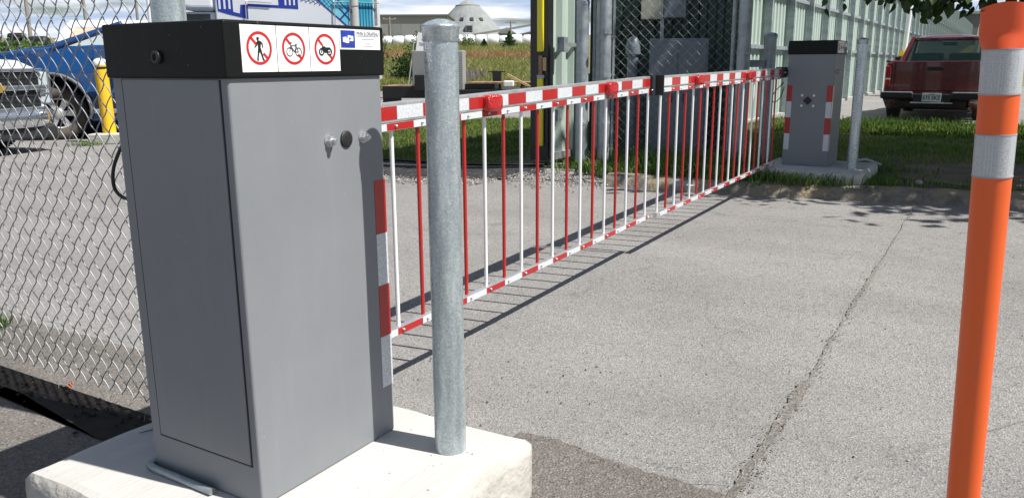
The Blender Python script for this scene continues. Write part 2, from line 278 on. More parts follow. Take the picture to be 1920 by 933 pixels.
# ------------------------------------------------------------------ mesh helpers
class MB:
    def __init__(s): s.v = []; s.f = []; s.sm = []; s.mi = []; s.cur = 0
    def add(s, vs, fs, smooth=False):
        o = len(s.v); s.v += [tuple(p) for p in vs]
        for f in fs: s.f.append([o + i for i in f]); s.sm.append(smooth); s.mi.append(s.cur)
        return s
    def box(s, x0, x1, y0, y1, z0, z1, T=None):
        if x0 > x1: x0, x1 = x1, x0
        if y0 > y1: y0, y1 = y1, y0
        if z0 > z1: z0, z1 = z1, z0
        vs = [Vector((x, y, z)) for z in (z0, z1) for y in (y0, y1) for x in (x0, x1)]
        if T is not None: vs = [T @ p for p in vs]
        return s.add(vs, [(0, 2, 3, 1), (4, 5, 7, 6), (0, 1, 5, 4), (2, 6, 7, 3), (0, 4, 6, 2), (1, 3, 7, 5)])
    def tube(s, pts, r, n=8, cap=True, smooth=True):
        pts = [Vector(p) for p in pts]; rs = r if isinstance(r, (list, tuple)) else [r] * len(pts)
        rings = []; prev = None
        for i, p in enumerate(pts):
            d = (pts[min(i + 1, len(pts) - 1)] - pts[max(i - 1, 0)]).normalized()
            if prev is None:
                a = Vector((0, 0, 1)) if abs(d.z) < 0.9 else Vector((1, 0, 0)); e1 = d.cross(a).normalized()
            else: e1 = (prev - d * prev.dot(d)).normalized()
            prev = e1; e2 = d.cross(e1)
            rings.append([p + (e1 * math.cos(2 * math.pi * k / n) + e2 * math.sin(2 * math.pi * k / n)) * rs[i] for k in range(n)])
        vs = [q for rg in rings for q in rg]; fs = []
        for i in range(len(pts) - 1):
            for k in range(n):
                k2 = (k + 1) % n; fs.append((i * n + k, i * n + k2, (i + 1) * n + k2, (i + 1) * n + k))
        s.add(vs, fs, smooth)
        if cap:
            s.add(rings[0], [tuple(range(n))[::-1]]); s.add(rings[-1], [tuple(range(n))])
        return s
    def lathe(s, prof, n=24, c=(0, 0, 0), T=None, smooth=True):
        vs = []; m = len(prof)
        for (r, z) in prof:
            for k in range(n):
                a = 2 * math.pi * k / n; p = Vector((c[0] + r * math.cos(a), c[1] + r * math.sin(a), c[2] + z)); vs.append(T @ p if T is not None else p)
        fs = [(i * n + k, i * n + (k + 1) % n, (i + 1) * n + (k + 1) % n, (i + 1) * n + k) for i in range(m - 1) for k in range(n)]
        s.add(vs, fs, smooth)
        if prof[0][0] > 1e-6: s.add(vs[:n], [tuple(range(n))[::-1]])
        if prof[-1][0] > 1e-6: s.add(vs[-n:], [tuple(range(n))])
        return s
    def prism(s, poly, y0, y1, plane='XZ', T=None):
        """polygon in a plane, extruded along the remaining axis"""
        def P(a, b, c):
            q = Vector((a, c, b)) if plane == 'XZ' else Vector((a, b, c)) if plane == 'XY' else Vector((c, a, b)); return T @ q if T is not None else q
        n = len(poly); vs = [P(a, b, y0) for a, b in poly] + [P(a, b, y1) for a, b in poly]
        fs = [tuple(range(n)), tuple(range(2 * n - 1, n - 1, -1))] + [(i, i + n, (i + 1) % n + n, (i + 1) % n) for i in range(n)]
        return s.add(vs, fs)
    def mesh(s, name, mats, fix=True):
        me = bpy.data.meshes.new(name); me.from_pydata(s.v, [], s.f)
        for m_ in (mats if isinstance(mats, (list, tuple)) else [mats]): me.materials.append(M[m_] if isinstance(m_, str) else m_)
        me.polygons.foreach_set('use_smooth', s.sm); me.polygons.foreach_set('material_index', s.mi)
        if fix:
            bm = bmesh.new(); bm.from_mesh(me); bmesh.ops.recalc_face_normals(bm, faces=bm.faces); bm.to_mesh(me); bm.free()
        me.update(); return me
    def build(s, name, mats, parent=None, bevel=0, seg=2, loc=None, rz=0, fix=True, smooth_all=False):
        o = link(name, s.mesh(name, mats, fix), parent, loc, rz)
        if bevel:
            md = o.modifiers.new('bevel', 'BEVEL'); md.width = bevel; md.segments = seg; md.limit_method = 'ANGLE'; md.angle_limit = R(40)
        return o
def link(name, me, parent=None, loc=None, rz=0):
    o = bpy.data.objects.new(name, me); col.objects.link(o)
    if parent: o.parent = parent
    if loc is not None: o.location = loc
    if rz: o.rotation_euler = (0, 0, rz)
    return o
def tag(o, label=None, cat=None, group=None, kind=None):
    if label: o['label'] = label
    if cat: o['category'] = cat
    if group: o['group'] = group
    if kind: o['kind'] = kind
    return o
def thing(name, label, cat, loc=(0, 0, 0), rz=0, group=None):
    o = bpy.data.objects.new(name, None); o.empty_display_size = 0.1; col.objects.link(o); o.location = loc; o.rotation_euler = (0, 0, rz)
    return tag(o, label, cat, group)
def az(a): return R(90 - a)        # local +x points along compass bearing a
def text_mesh(s, size, depth=0.0005, spacing=1.0, bold=0.0):
    c = bpy.data.curves.new('lettering', 'FONT'); c.body = s; c.size = size; c.extrude = depth; c.align_x = 'CENTER'; c.align_y = 'CENTER'; c.space_character = spacing; c.offset = bold
    c.resolution_u = 3
    o = bpy.data.objects.new('lettering', c); col.objects.link(o)
    dg = bpy.context.evaluated_depsgraph_get(); me = bpy.data.meshes.new_from_object(o.evaluated_get(dg)); bpy.data.objects.remove(o); return me
def lettering(s, size, mat_, parent, loc, rot, sx=1.0, depth=0.0005, bold=0.0, name='lettering', spacing=1.0):
    me = text_mesh(s, size, depth, spacing, bold); me.materials.clear(); me.materials.append(M[mat_])
    o = link(name, me, parent, loc); o.rotation_euler = rot; o.scale = (sx, 1, 1); return o

# blades, tufts (vectorised)
def blades(name, P, h, wd, mat_, lean=0.5, parent=None, kind='stuff', seg=2):
    n = len(P); a = rng.uniform(0, 2 * np.pi, n); h = h * rng.uniform(0.45, 1.15, n); wd = wd * rng.uniform(0.6, 1.2, n)
    la = rng.uniform(0, 2 * np.pi, n); ln = lean * rng.uniform(0.1, 1, n) * h
    d = np.stack([np.cos(a), np.sin(a), 0 * a], 1); q = np.stack([np.cos(la), np.sin(la), 0 * la], 1)
    up = np.array([0, 0, 1.0])
    b0 = P - d * wd[:, None]; b1 = P + d * wd[:, None]
    mid = P + up * (h * 0.6)[:, None] + q * (ln * 0.35)[:, None]; m0 = mid - d * (wd * 0.7)[:, None]; m1 = mid + d * (wd * 0.7)[:, None]
    tip = P + up * (h * (1 - 0.25 * lean))[:, None] + q * ln[:, None]
    V = np.stack([b0, b1, m0, m1, tip], 1).reshape(-1, 3)
    base = np.arange(n)[:, None] * 5
    F = np.concatenate([base + np.array([0, 1, 3]), base + np.array([0, 3, 2]), base + np.array([2, 3, 4])], 1).reshape(-1, 3)
    me = bpy.data.meshes.new(name); me.vertices.add(len(V)); me.vertices.foreach_set('co', V.ravel())
    me.loops.add(F.size); me.loops.foreach_set('vertex_index', F.ravel().astype(np.int32))
    me.polygons.add(len(F)); me.polygons.foreach_set('loop_start', np.arange(0, F.size, 3, dtype=np.int32)); me.polygons.foreach_set('loop_total', np.full(len(F), 3, dtype=np.int32))
    me.materials.append(M[mat_]); me.update(calc_edges=True); me.validate()
    o = link(name, me, parent)
    if kind: o['kind'] = kind
    return o
def leafcloud(name, C, size, mat_, parent=None, kind=None, flat=0.3):
    """many small folded leaves at the points C"""
    n = len(C); s_ = size * rng.uniform(0.6, 1.3, n)
    A = rng.normal(size=(n, 3)); A /= np.linalg.norm(A, axis=1)[:, None]
    B = rng.normal(size=(n, 3)); B -= A * (A * B).sum(1)[:, None]; B /= np.linalg.norm(B, axis=1)[:, None]
    Cn = np.cross(A, B)
    p0 = C - A * s_[:, None] * .5; p2 = C + A * s_[:, None] * .5
    p1 = C + B * (s_ * .36)[:, None] + Cn * (s_ * flat * .3)[:, None]; p3 = C - B * (s_ * .36)[:, None] + Cn * (s_ * flat * .3)[:, None]
    V = np.stack([p0, p1, p2, p3], 1).reshape(-1, 3); base = np.arange(n)[:, None] * 4
    F = np.concatenate([base + np.array([0, 1, 2]), base + np.array([0, 2, 3])], 1).reshape(-1, 3)
    me = bpy.data.meshes.new(name); me.vertices.add(len(V)); me.vertices.foreach_set('co', V.ravel())
    me.loops.add(F.size); me.loops.foreach_set('vertex_index', F.ravel().astype(np.int32))
    me.polygons.add(len(F)); me.polygons.foreach_set('loop_start', np.arange(0, F.size, 3, dtype=np.int32)); me.polygons.foreach_set('loop_total', np.full(len(F), 3, dtype=np.int32))
    me.materials.append(M[mat_]); me.update(calc_edges=True); me.validate()
    o = link(name, me, parent)
    if kind: o['kind'] = kind
    return o

# ------------------------------------------------------------------ the ground
def smooth01(t): t = min(1, max(0, t)); return t * t * (3 - 2 * t)
def rise(u, v):      # the road climbs gently towards the kerb
    return .09 * min(1, max(0, (u - 3.0) / 3.8)) * (1 - smooth01((v - 3.6) / 2.2))
def lawnz(u, v): return .178 - .088 * smooth01((u - 8.2) / 5)
def flat(u, v): return 0.0
def sheet(name, poly, z, mat_, skirt=0, zf=None, step=.5):
    zf = zf or rise
    bm = bmesh.new(); f = bm.faces.new([bm.verts.new((p[0], p[1], 0)) for p in poly])
    bmesh.ops.triangulate(bm, faces=[f])
    if zf is not flat:
        for (ax, lo, hi) in (((UX, UY, 0), 2.5, 14), ((-UY, UX, 0), -2, 7)):
            k = lo
            while k <= hi:
                bmesh.ops.bisect_plane(bm, geom=bm.verts[:] + bm.edges[:] + bm.faces[:], plane_co=Vector(ax) * k, plane_no=ax); k += step
    for v_ in bm.verts:
        u = v_.co.x * UX + v_.co.y * UY; v = -v_.co.x * UY + v_.co.y * UX; v_.co.z = z + zf(u, v)
    if skirt:
        es = [e for e in bm.edges if e.is_boundary]; r_ = bmesh.ops.extrude_edge_only(bm, edges=es)
        for g_ in r_['geom']:
            if isinstance(g_, bmesh.types.BMVert): g_.co.z -= skirt
    bmesh.ops.recalc_face_normals(bm, faces=bm.faces)
    if sum(f_.normal.z for f_ in bm.faces) < 0: bmesh.ops.reverse_faces(bm, faces=bm.faces)
    me = bpy.data.meshes.new(name); bm.to_mesh(me); bm.free(); me.materials.append(M[mat_])
    return tag(link(name, me), kind='structure')
def gz(y):   # height of the rising ground behind the yard
    k = [(-1e4, -0.02), (34, -0.02), (40, .25), (62, 1.35), (92, 3.0), (130, 4.1), (220, 8.0), (420, 15), (1500, 30), (1e5, 30)]
    for (a, za), (b, zb) in zip(k, k[1:]):
        if y <= b: return za + (zb - za) * (y - a) / (b - a)
ys = [-60, 0, 20, 34, 40, 50, 62, 76, 92, 110, 130, 170, 220, 320, 420, 900, 1500, 2500]
g_ = MB(); vs = []; xs = [-2500, -600, -150, -60, -20, 0, 20, 60, 150, 600, 2500]
for y in ys:
    for x in xs: vs.append((x, y, gz(y)))
nx = len(xs); g_.add(vs, [(j * nx + i, j * nx + i + 1, (j + 1) * nx + i + 1, (j + 1) * nx + i) for j in range(len(ys) - 1) for i in range(nx - 1)])
tag(g_.build('ground', 'field_soil'), kind='structure')

def uvpoly(pts): return [tuple(W(u, v))[:2] for u, v in pts]
sheet('asphalt_yard', [(-45, -15), (60, -15), (60, 34), (-45, 34)], 0.0, 'asphalt_old')
# newer, darker strip of asphalt laid round the pads, with an uneven edge
edge = [(2.08 + 0.02 * math.sin(v * 7) + 0.03 * mnoise.noise((v * 3, 0, 0)) + .012 * mnoise.noise((v * 31, 0, 4)) + .007 * mnoise.noise((v * 90, 0, 4)), v) for v in np.arange(0.52, 1.25, 0.008)]
edge2 = [(1.98 + 0.05 * mnoise.noise((v * 2.1, 5, 0)) + .012 * mnoise.noise((v * 29, 0, 4)) - 0.02 * (v - 2), v) for v in np.arange(1.25, 8, 0.025)]
sheet('asphalt_patch', uvpoly([(-1, 0.52)] + edge + edge2 + [(-1, 8)]), 0.004, 'asphalt_new')
# worn tar seam running across the road
sl, sr = [], []
for i, u in enumerate(np.linspace(1.70, 7.0, 450)):
    wdt = (0.022 if u < 3.0 else .007 if u < 3.9 else .013 if u < 4.9 else .004) * (.75 + .5 * mnoise.noise((u * 1.9, 0, 3))) * min(1, max(.25, (u - 1.7) / .5))
    c_ = 0.525 + 0.012 * mnoise.noise((u * 3, 1, 0)) - 0.004 * (u - 4)
    ja, jb = [.008 * mnoise.noise((u * 38, q, 0)) + .006 * mnoise.noise((u * 11, q, 0)) for q in (0, 9)]
    sl.append((u, c_ + max(.002, wdt + ja))); sr.append((u, c_ - max(.002, wdt + jb)))
sheet('tar_seam', uvpoly(sl + sr[::-1]), 0.008, 'asphalt_tar')
def crack(pts, wd, z=0.006):
    a, b_ = [], []
    for i in range(len(pts) - 1):
        (u0, v0), (u1, v1) = pts[i], pts[i + 1]; n = 14
        for k in range(n):
            t_ = k / n; u = u0 + (u1 - u0) * t_; v = v0 + (v1 - v0) * t_
            jx = 0.02 * mnoise.noise((u * 9, v * 9, 2)); q = wd * (0.4 + 0.9 * abs(mnoise.noise((u * 14, v * 14, 7))))
            a.append((u + jx, v + jx + q)); b_.append((u + jx, v + jx - q))
    m_ = MB(); pa = [tuple(W(u, v, z + rise(u, v))) for u, v in a]; pb = [tuple(W(u, v, z + rise(u, v))) for u, v in b_]; n = len(pa)
    m_.add(pa + pb, [(i, i + 1, n + i + 1, n + i) for i in range(n - 1)])
    tag(m_.build('pavement_crack', 'asphalt_tar'), kind='structure')
crack([(2.07, 1.25), (2.10, 1.0), (2.08, 0.8)], 0.004)
crack([(2.06, 0.8), (2.05, 0.66), (2.12, 0.54)], 0.006, .011)
crack([(3.3, 4.9), (3.45, 4.2), (3.2, 3.6), (3.3, 3.0)], 0.006)
crack([(2.95, 3.9), (3.1, 3.4), (2.9, 2.9)], 0.004)
crack([(2.5, 0.2), (4.5, -1.2), (6.8, -2.2)], 0.0015)
crack([(6.75, 0.5), (6.6, 1.0), (6.9, 1.6)], 0.003)

# raised ground behind the kerb, gravel verge, lawn behind the gate, parking lot
KERB = [(6.78, 3.08), (6.80, 2.7), (6.85, 2.05), (6.95, 1.45), (7.05, 0.88), (7.16, 0.28), (7.22, -0.28), (7.32, -1.5), (7.45, -3.2), (7.7, -9)]
ru = [(u + 0.10, v) for u, v in KERB]
lawn_poly = uvpoly(ru + [(17.2, -9), (16.6, 0.0), (16.6, 4.05), (7.9, 4.05), (7.2, 3.3)])
sheet('lawn', lawn_poly, 0.0, 'lawn_soil', 0.12, zf=lawnz)
sheet('earth_or_shade', uvpoly([(8.0, 0.9), (8.3, 0.75), (8.9, 0.8), (9.4, 0.3), (9.7, -.6), (9.1, -1.3), (8.4, -1.2), (7.9, -.75), (7.55, -.5), (7.5, .1), (7.7, .6)]), 0.005, 'dirt', zf=lawnz)
sheet('gravel_verge', uvpoly([(6.8, 3.05), (6.72, 4.0), (6.75, 5.4), (6.9, 8), (7.6, 8), (8.0, 6.2), (8.0, 4.2), (7.3, 3.3)]), 0.008, 'gravel_mat')
sheet('gate_shade_sheet', uvpoly([(7.0, 3.85), (6.62, 4.2), (6.5, 4.8), (6.52, 5.6), (6.42, 6.4), (6.5, 8), (7.75, 8), (7.85, 6), (7.8, 4.3)]), 0.014, 'gravel_shade')  # near-black sheet over the gravel, painting the shadow by the gate
sheet('back_lawn', uvpoly([(7.72, 4.3), (7.8, 6.0), (7.7, 8.0), (9.5, 11.2), (12.0, 13.0), (15.5, 8.5), (13.2, 4.3)]), 0.03, 'lawn_soil')
# kerb: low rounded asphalt kerb with worn yellow paint
def sweep(path, prof, name, mat_, rough=0.012, mats=None):
    m_ = MB(); pts = []
    for i in range(len(path) - 1):
        (u0, v0), (u1, v1) = path[i], path[i + 1]; n = max(2, int(math.hypot(u1 - u0, v1 - v0) / 0.06))
        for k in range(n): pts.append((u0 + (u1 - u0) * k / n, v0 + (v1 - v0) * k / n))
    pts.append(path[-1]); vs = []
    for (u, v) in pts:
        for (du, z) in prof:
            j = rough * mnoise.noise((u * 6 + du * 9, v * 6, z * 5)); vs.append(tuple(W(u + du + j, v, rise(u, v) + max(-0.01, z + j * 1.1))))
    n = len(prof); m_.add(vs, [(i * n + k, i * n + k + 1, (i + 1) * n + k + 1, (i + 1) * n + k) for i in range(len(pts) - 1) for k in range(n - 1)], True)
    return m_.build(name, mat_)
m, t, b = newmat('kerb_paint'); nd, lk = t.nodes, t.links; b.inputs['Roughness'].default_value = 0.9
tcn = nd.new('ShaderNodeTexCoord'); a1 = nd.new('ShaderNodeTexNoise'); a1.inputs['Scale'].default_value = 5; a1.inputs['Detail'].default_value = 8; a1.inputs['Roughness'].default_value = .7
lk.new(tcn.outputs['Object'], a1.inputs[0]); rr = nd.new('ShaderNodeValToRGB'); e = rr.color_ramp.elements
e[0].position = .36; e[0].color = (0.10, 0.093, 0.08, 1); e[1].position = .52; e[1].color = (0.20, 0.18, 0.145, 1)
x = e.new(.62); x.color = (0.27, 0.215, 0.11, 1); x = e.new(.76); x.color = (0.42, 0.30, 0.09, 1)
lk.new(a1.outputs[0], rr.inputs[0]); lk.new(rr.outputs[0], b.inputs['Base Color'])
bn = nd.new('ShaderNodeBump'); bn.inputs['Strength'].default_value = .9; bn.inputs['Distance'].default_value = .02; a2 = nd.new('ShaderNodeTexNoise'); a2.inputs['Scale'].default_value = 40; a2.inputs['Detail'].default_value = 5
lk.new(tcn.outputs['Object'], a2.inputs[0]); lk.new(a2.outputs[0], bn.inputs['Height']); lk.new(bn.outputs[0], b.inputs['Normal'])
tag(sweep(KERB, [(-0.13, -0.01), (-0.10, 0.045), (-0.04, 0.085), (0.05, 0.10), (0.13, 0.09), (0.17, 0.02)], 'kerb', 'kerb_paint'), kind='structure')
# parking lot beyond the lawn and its painted lines
sheet('parking_lot', uvpoly([(16.5, 4.05), (16.5, 0), (17.1, -9), (30, -24), (60, -24), (140, 4.05)]), 0.075, 'asphalt_old', zf=flat)
def line(u0, v0, u1, v1, wd=0.12, z=0.079):
    d = Vector((u1 - u0, v1 - v0)).normalized(); n = Vector((-d.y, d.x)) * wd / 2
    sheet('parking_line', uvpoly([(u0 + n.x, v0 + n.y), (u1 + n.x, v1 + n.y), (u1 - n.x, v1 - n.y), (u0 - n.x, v0 - n.y)]), z, 'white_paint', zf=flat)
line(16.9, 2.55, 21.5, 2.45); line(16.9, -0.25, 21.5, -0.3); line(16.9, -3.0, 21.5, -3.0)
# yard path strip in front of the field
sheet('yard_strip', [(-30, 29), (12, 29), (12, 36.5), (-30, 36.5)], 0.03, 'asphalt_old', zf=flat)
# parking line fragments in the yard at left
# small stones lying on the pavement and on the verge
def stones(name, n, fn, size, mat_):
    m_ = MB()
    for i in range(n):
        p = fn(); s_ = size * random.uniform(.4, 1.2); vs = []
        for q in [(1, 0, 0), (0, 1, 0), (-1, 0, 0), (0, -1, 0), (0, 0, .8), (0, 0, -.4)]:
            vs.append((p[0] + q[0] * s_ * random.uniform(.6, 1.2), p[1] + q[1] * s_ * random.uniform(.6, 1.2), p[2] + q[2] * s_ * random.uniform(.6, 1.1)))
        m_.add(vs, [(0, 1, 4), (1, 2, 4), (2, 3, 4), (3, 0, 4), (1, 0, 5), (2, 1, 5), (3, 2, 5), (0, 3, 5)])
    return tag(m_.build(name, mat_, fix=False), kind='stuff')
def f1():
    v = random.uniform(3.0, 6.8); u = max(6.2, random.gauss(6.45 if v > 4.2 else 6.85, .22 if v < 4.2 else .11)); return W(u, v, 0.012 + rise(u, v))
stones('gravel', 2600, f1, 0.016, 'gravel_mat')
def f2():
    u, v = random.uniform(1.9, 6.6), random.uniform(-1.2, 1.7); return W(u, v, .003 + rise(u, v))
stones('grit', 150, f2, 0.006, 'gravel_mat')
stones('grit', 420, lambda: (lambda u: W(u, .525 + random.gauss(0, .022), .006 + rise(u, .5)))(2.1 + 2.9 * random.random() ** 1.5), .0045, 'asphalt_tar')
stones('grit', 70, lambda: W(random.uniform(1.9, 2.9), random.uniform(1.1, 2.1), 0.004), 0.006, 'asphalt_tar')

# ------------------------------------------------------------------ concrete pads
def pad(name, label, u0, u1, v0, v1, z0, z1, du=0.02):
    """cast block: chamfered, slightly uneven edges"""
    m_ = MB(); nx_, ny_ = 26, 30; vs = []; fs = []
    def jit(x, y, z): return Vector((mnoise.noise((x * 9, y * 9, z * 9)), mnoise.noise((x * 9, y * 9, z * 9 + 7)), mnoise.noise((x * 8, y * 8, 3)))) * 0.006
    loops = [(0.0, z0, 1), (0.0, z1 - 0.05, 1), (0.004, z1 - 0.022, 1.6), (0.016, z1 - 0.006, 1.4), (0.035, z1, .3)]
    ring = []
    for i in range(nx_): ring.append((i / nx_, 0))
    for i in range(ny_): ring.append((1, i / ny_))
    for i in range(nx_): ring.append((1 - i / nx_, 1))
    for i in range(ny_): ring.append((0, 1 - i / ny_))
    n = len(ring)
    for (ins, z, jj) in loops:
        for (a, b_) in ring:
            u = u0 + ins + (u1 - u0 - 2 * ins) * a; v = v0 + ins + (v1 - v0 - 2 * ins) * b_
            q = jit(u, v, z) * jj; vs.append(W(u + q.x, v + q.y, z + q.z * (.5 if jj > 1 else .05)))
    L_ = len(loops)
    for l in range(L_ - 1):
        for i in range(n): fs.append((l * n + i, l * n + (i + 1) % n, (l + 1) * n + (i + 1) % n, (l + 1) * n + i))
    c = W((u0 + u1) / 2, (v0 + v1) / 2, 0)
    m_.cur = 1; m_.add([p - c for p in vs], fs[:n * 3], True); m_.cur = 0
    o = len(m_.v); m_.add([p - c for p in vs], fs[n * 3:], True)
    m_.add([p - c for p in vs[-n:]], [tuple(range(n))])
    ob = m_.build(name, ['concrete', 'concrete_side'], loc=c); return tag(ob, label, 'concrete pad', 'concrete pads under the gate housings')
pad('concrete_pad', 'large pale concrete pad with a chamfered edge under the near grey gate housing', 0.955, 1.775, 1.015, 2.035, -0.1, 0.18)
pad('concrete_pad', 'far concrete pad in the grass just behind the kerb, under the far housing', 7.12, 8.12, 0.955, 1.87, 0.0, 0.27)
stones('grit', 26, lambda: W(random.uniform(1.2, 1.75), random.uniform(1.04, 1.33), 0.183), 0.0032, 'concrete_side')

# ------------------------------------------------------------------ gate housings
def ring_mesh(cx, cz, r0, r1, y, th, n=48):
    m_ = MB(); vs = []
    for yy in (y, y - th):
        for r in (r0, r1):
            for k in range(n): vs.append((cx + r * math.cos(2 * math.pi * k / n), yy, cz + r * math.sin(2 * math.pi * k / n)))
    fs = []
    for k in range(n):
        k2 = (k + 1) % n
        fs += [(2 * n + k, 2 * n + k2, 3 * n + k2, 3 * n + k), (n + k, n + k2, 3 * n + k2, 3 * n + k), (k, k2, 2 * n + k2, 2 * n + k)]
    return m_.add(vs, fs)
def disc(m_, cx, cz, r, y, th, n=20):
    m_.lathe([(r, 0), (r, th)], n, T=Matrix.Translation((cx, y, cz)) @ Matrix.Rotation(R(90), 4, 'X'), smooth=False)
def seg2(m_, a, b_, wd, y, th):
    """flat bar between two points on the xz face"""
    a, b_ = Vector(a), Vector(b_); d = (b_ - a).normalized(); n = Vector((-d.y, d.x)) * wd / 2
    m_.prism([tuple(a + n), tuple(b_ + n), tuple(b_ - n), tuple(a - n)], y, y - th)
def housing(label, base_u, base_v, zb, s, scale=1.0, lock=True):
    """local x along the barrier (s = +1: road on the +x side, -1: road on the -x side), local -y is the signed face"""
    t_ = thing('gate_housing', label, 'gate housing', W(base_u, base_v, zb), GROT, 'grey gate housings')
    Lx, Ly, Hh = 0.48, 0.392, 1.09; cz = Hh - 0.118
    X = lambda x: x if s > 0 else Lx - x                                    # x measured from the far side of the road
    MB().box(0, Lx, 0, Ly, 0, cz + 0.01).build('body', 'cabinet_grey', t_, bevel=0.006, seg=3)
    MB().box(-0.008, Lx + 0.008, -0.008, Ly + 0.008, cz, Hh).build('top_cap', 'cabinet_black', t_, bevel=0.005, seg=2)
    # door on the side away from the road
    dx = X(0); o_ = -1 if s > 0 else 1
    rim = MB()
    y0, y1, z0, z1 = 0.026, Ly - 0.040, 0.10, cz - 0.002
    g = 0.0045
    for (a, b_, c, d) in ((y0 - g, y0, z0 - g, z1), (y1, y1 + g, z0 - g, z1), (y0, y1, z0 - g, z0)):
        rim.box(dx + o_ * 0.0006, dx - o_ * 0.002, a, b_, c, d)
    rim.build('door_gap', 'seam_black', t_)
    MB().box(dx + o_ * 0.0035, dx - o_ * 0.004, y0 + .001, y1 - .001, z0 + .001, z1).build('door', 'cabinet_grey', t_, bevel=0.002)
    lk_ = MB(); T = Matrix.Translation((dx + o_ * 0.009, Ly - 0.185, cz + 0.045)) @ Matrix.Rotation(R(90 * o_), 4, 'Y')
    lk_.lathe([(0.014, 0), (0.014, 0.006), (0.011, 0.008), (0.0075, 0.008), (0.0075, 0.003)], 20, T=T); lo = lk_.build('lock', 'black_metal', t_)
    MB().box(dx + o_ * 0.013, dx + o_ * 0.0145, Ly - 0.187, Ly - 0.183, cz + .038, cz + .052).build('key_slot', 'seam_black', lo)
    # bolts and plug on the signed face
    def bolt(bx, bz, face='y'):
        m_ = MB()
        T = Matrix.Translation((bx, 0, bz)) @ Matrix.Rotation(R(90), 4, 'X')
        m_.lathe([(0.0155, 0.0), (0.0155, 0.003)], 20, T=T, smooth=False)
        m_.lathe([(0.0125, 0.003), (0.0125, 0.013), (0.011, 0.0145)], 6, T=T, smooth=False)
        m_.lathe([(0.0065, 0.0145), (0.0065, 0.022), (0.005, 0.024)], 12, T=T)
        return m_.build('bolt', 'wire_metal', t_)
    for bx in (0.282, 0.402): bolt(X(bx), 0.823)
    pl = MB(); pl.lathe([(0.0205, 0), (0.0205, .003), (0.018, .005), (0.006, .006), (0.0001, .006)], 28, T=Matrix.Translation((X(0.341), 0, 0.822)) @ Matrix.Rotation(R(90), 4, 'X')); pl.build('rubber_plug', 'black_rubber', t_)
    # reflective tape: on the signed face next to the road, and two rows on the road face
    zt = [0.139, 0.284, 0.426, 0.566, 0.708]
    for k in range(4):
        c = 'tape_red' if k % 2 else 'tape_white'
        MB().box(X(0.437), X(0.4795), -0.0012, 0.001, zt[k] + .0005, zt[k + 1] - .0005).build('tape_strip', c, t_)
        rx = X(Lx); ro = 1 if s > 0 else -1
        for yy in (0.004, Ly - 0.050):
            MB().box(rx + ro * 0.0012, rx - ro * .001, yy, yy + 0.045, zt[k] + .0005, zt[k + 1] - .0005).build('tape_strip', c, t_)
    # camera-like sensor with four bolts on the road face
    rx = X(Lx); ro = 1 if s > 0 else -1
    sn = MB(); sn.box(-.03, .03, -.004, .012, -.03, .03, T=Matrix.Translation((rx, 0.205, 0.575)) @ Matrix.Rotation(R(-90 * ro), 4, 'Z') @ Matrix.Rotation(R(45), 4, 'Y'))
    so = MB(); so.box(-.026, .026, -.012, .004, -.026, .026, T=Matrix.Translation((rx, 0.205, 0.575)) @ Matrix.Rotation(R(90 * ro), 4, 'Z') @ Matrix.Rotation(R(45), 4, 'Y')); so.build('sensor', 'black_rubber', t_, bevel=.003)
    for dy in (-.05, .05):
        for dz in (-.045, .045):
            h_ = MB(); h_.lathe([(0.011, 0), (0.011, .003), (0.008, .007), (0.0001, .009)], 16, T=Matrix.Translation((rx, .205 + dy, .575 + dz)) @ Matrix.Rotation(R(90 * ro), 4, 'Y')); h_.build('bolt', 'white_plastic', t_)
    # the three prohibition signs and the maker's sticker (read left to right along +x on both housings)
    yS = -0.008; x0 = 0.032; wS = 0.098; zt0, zt1 = Hh - 0.105, Hh - 0.0085
    for k in range(3):
        xa = x0 + k * wS + .0010; xb = x0 + (k + 1) * wS - .0010
        st = MB().box(xa, xb, yS - 0.0012, yS + .001, zt0, zt1).build('prohibition_sign', 'sign_white', t_)
        if k == 0: st['label'] = 'no walking sign with a red ring and black pedestrian'
        if k == 1: st['label'] = 'no cycling sign with a red ring and black bicycle'
        if k == 2: st['label'] = 'no motorcycles sign with a red ring and black motorcycle'
        cx, cz_ = (xa + xb) / 2, (zt0 + zt1) / 2 + .001
        yr = yS - 0.0013
        r_ = ring_mesh(cx, cz_, 0.0285, 0.0345, yr, 0.0006); r_.build('red_ring', 'sign_red', st)
        sl_ = MB()
        q = 0.7071
        segs = ([(-.0295, -.0100), (.0150, .0295)] if k == 0 else [(-.0295, -.0140), (.0170, .0295)])
        for (a, b_) in segs: seg2(sl_, (cx + a * q * 1.0, cz_ - a * q), (cx + b_ * q, cz_ - b_ * q), 0.0058, yr, 0.0006)
        sl_.build('slash', 'sign_red', st)
        p_ = MB(); yp = yr - 0.0003; th = .0006
        P = lambda a, b_: (cx + a, cz_ + b_)
        if k == 0:
            disc(p_, cx - .003, cz_ + .0195, .0034, yp, th, 14)
            p_.prism([P(-.0045, .0155), P(.0015, .0155), P(.0050, .0110), P(.0030, -.0020), P(-.0030, -.0020), P(-.0035, .0060)], yp, yp - th)
            for a, b_, wd in (((-.0045, .013), (-.0075, .005), .003), ((-.0075, .005), (-.0125, .0015), .0024), ((.003, .0135), (.0085, .0085), .003), ((.0085, .0085), (.0098, .001), .0024),
                          ((-.001, -.001), (-.0030, -.010), .0048), ((-.003, -.010), (-.0065, -.0245), .0036), ((.0015, -.001), (.0050, -.011), .0048), ((.005, -.011), (.0095, -.0245), .0036),
                          ((-.0070, -.0245), (-.0035, -.0245), .0022), ((.009, -.0245), (.0125, -.0245), .0022)):
                seg2(p_, P(*a), P(*b_), wd, yp, th)
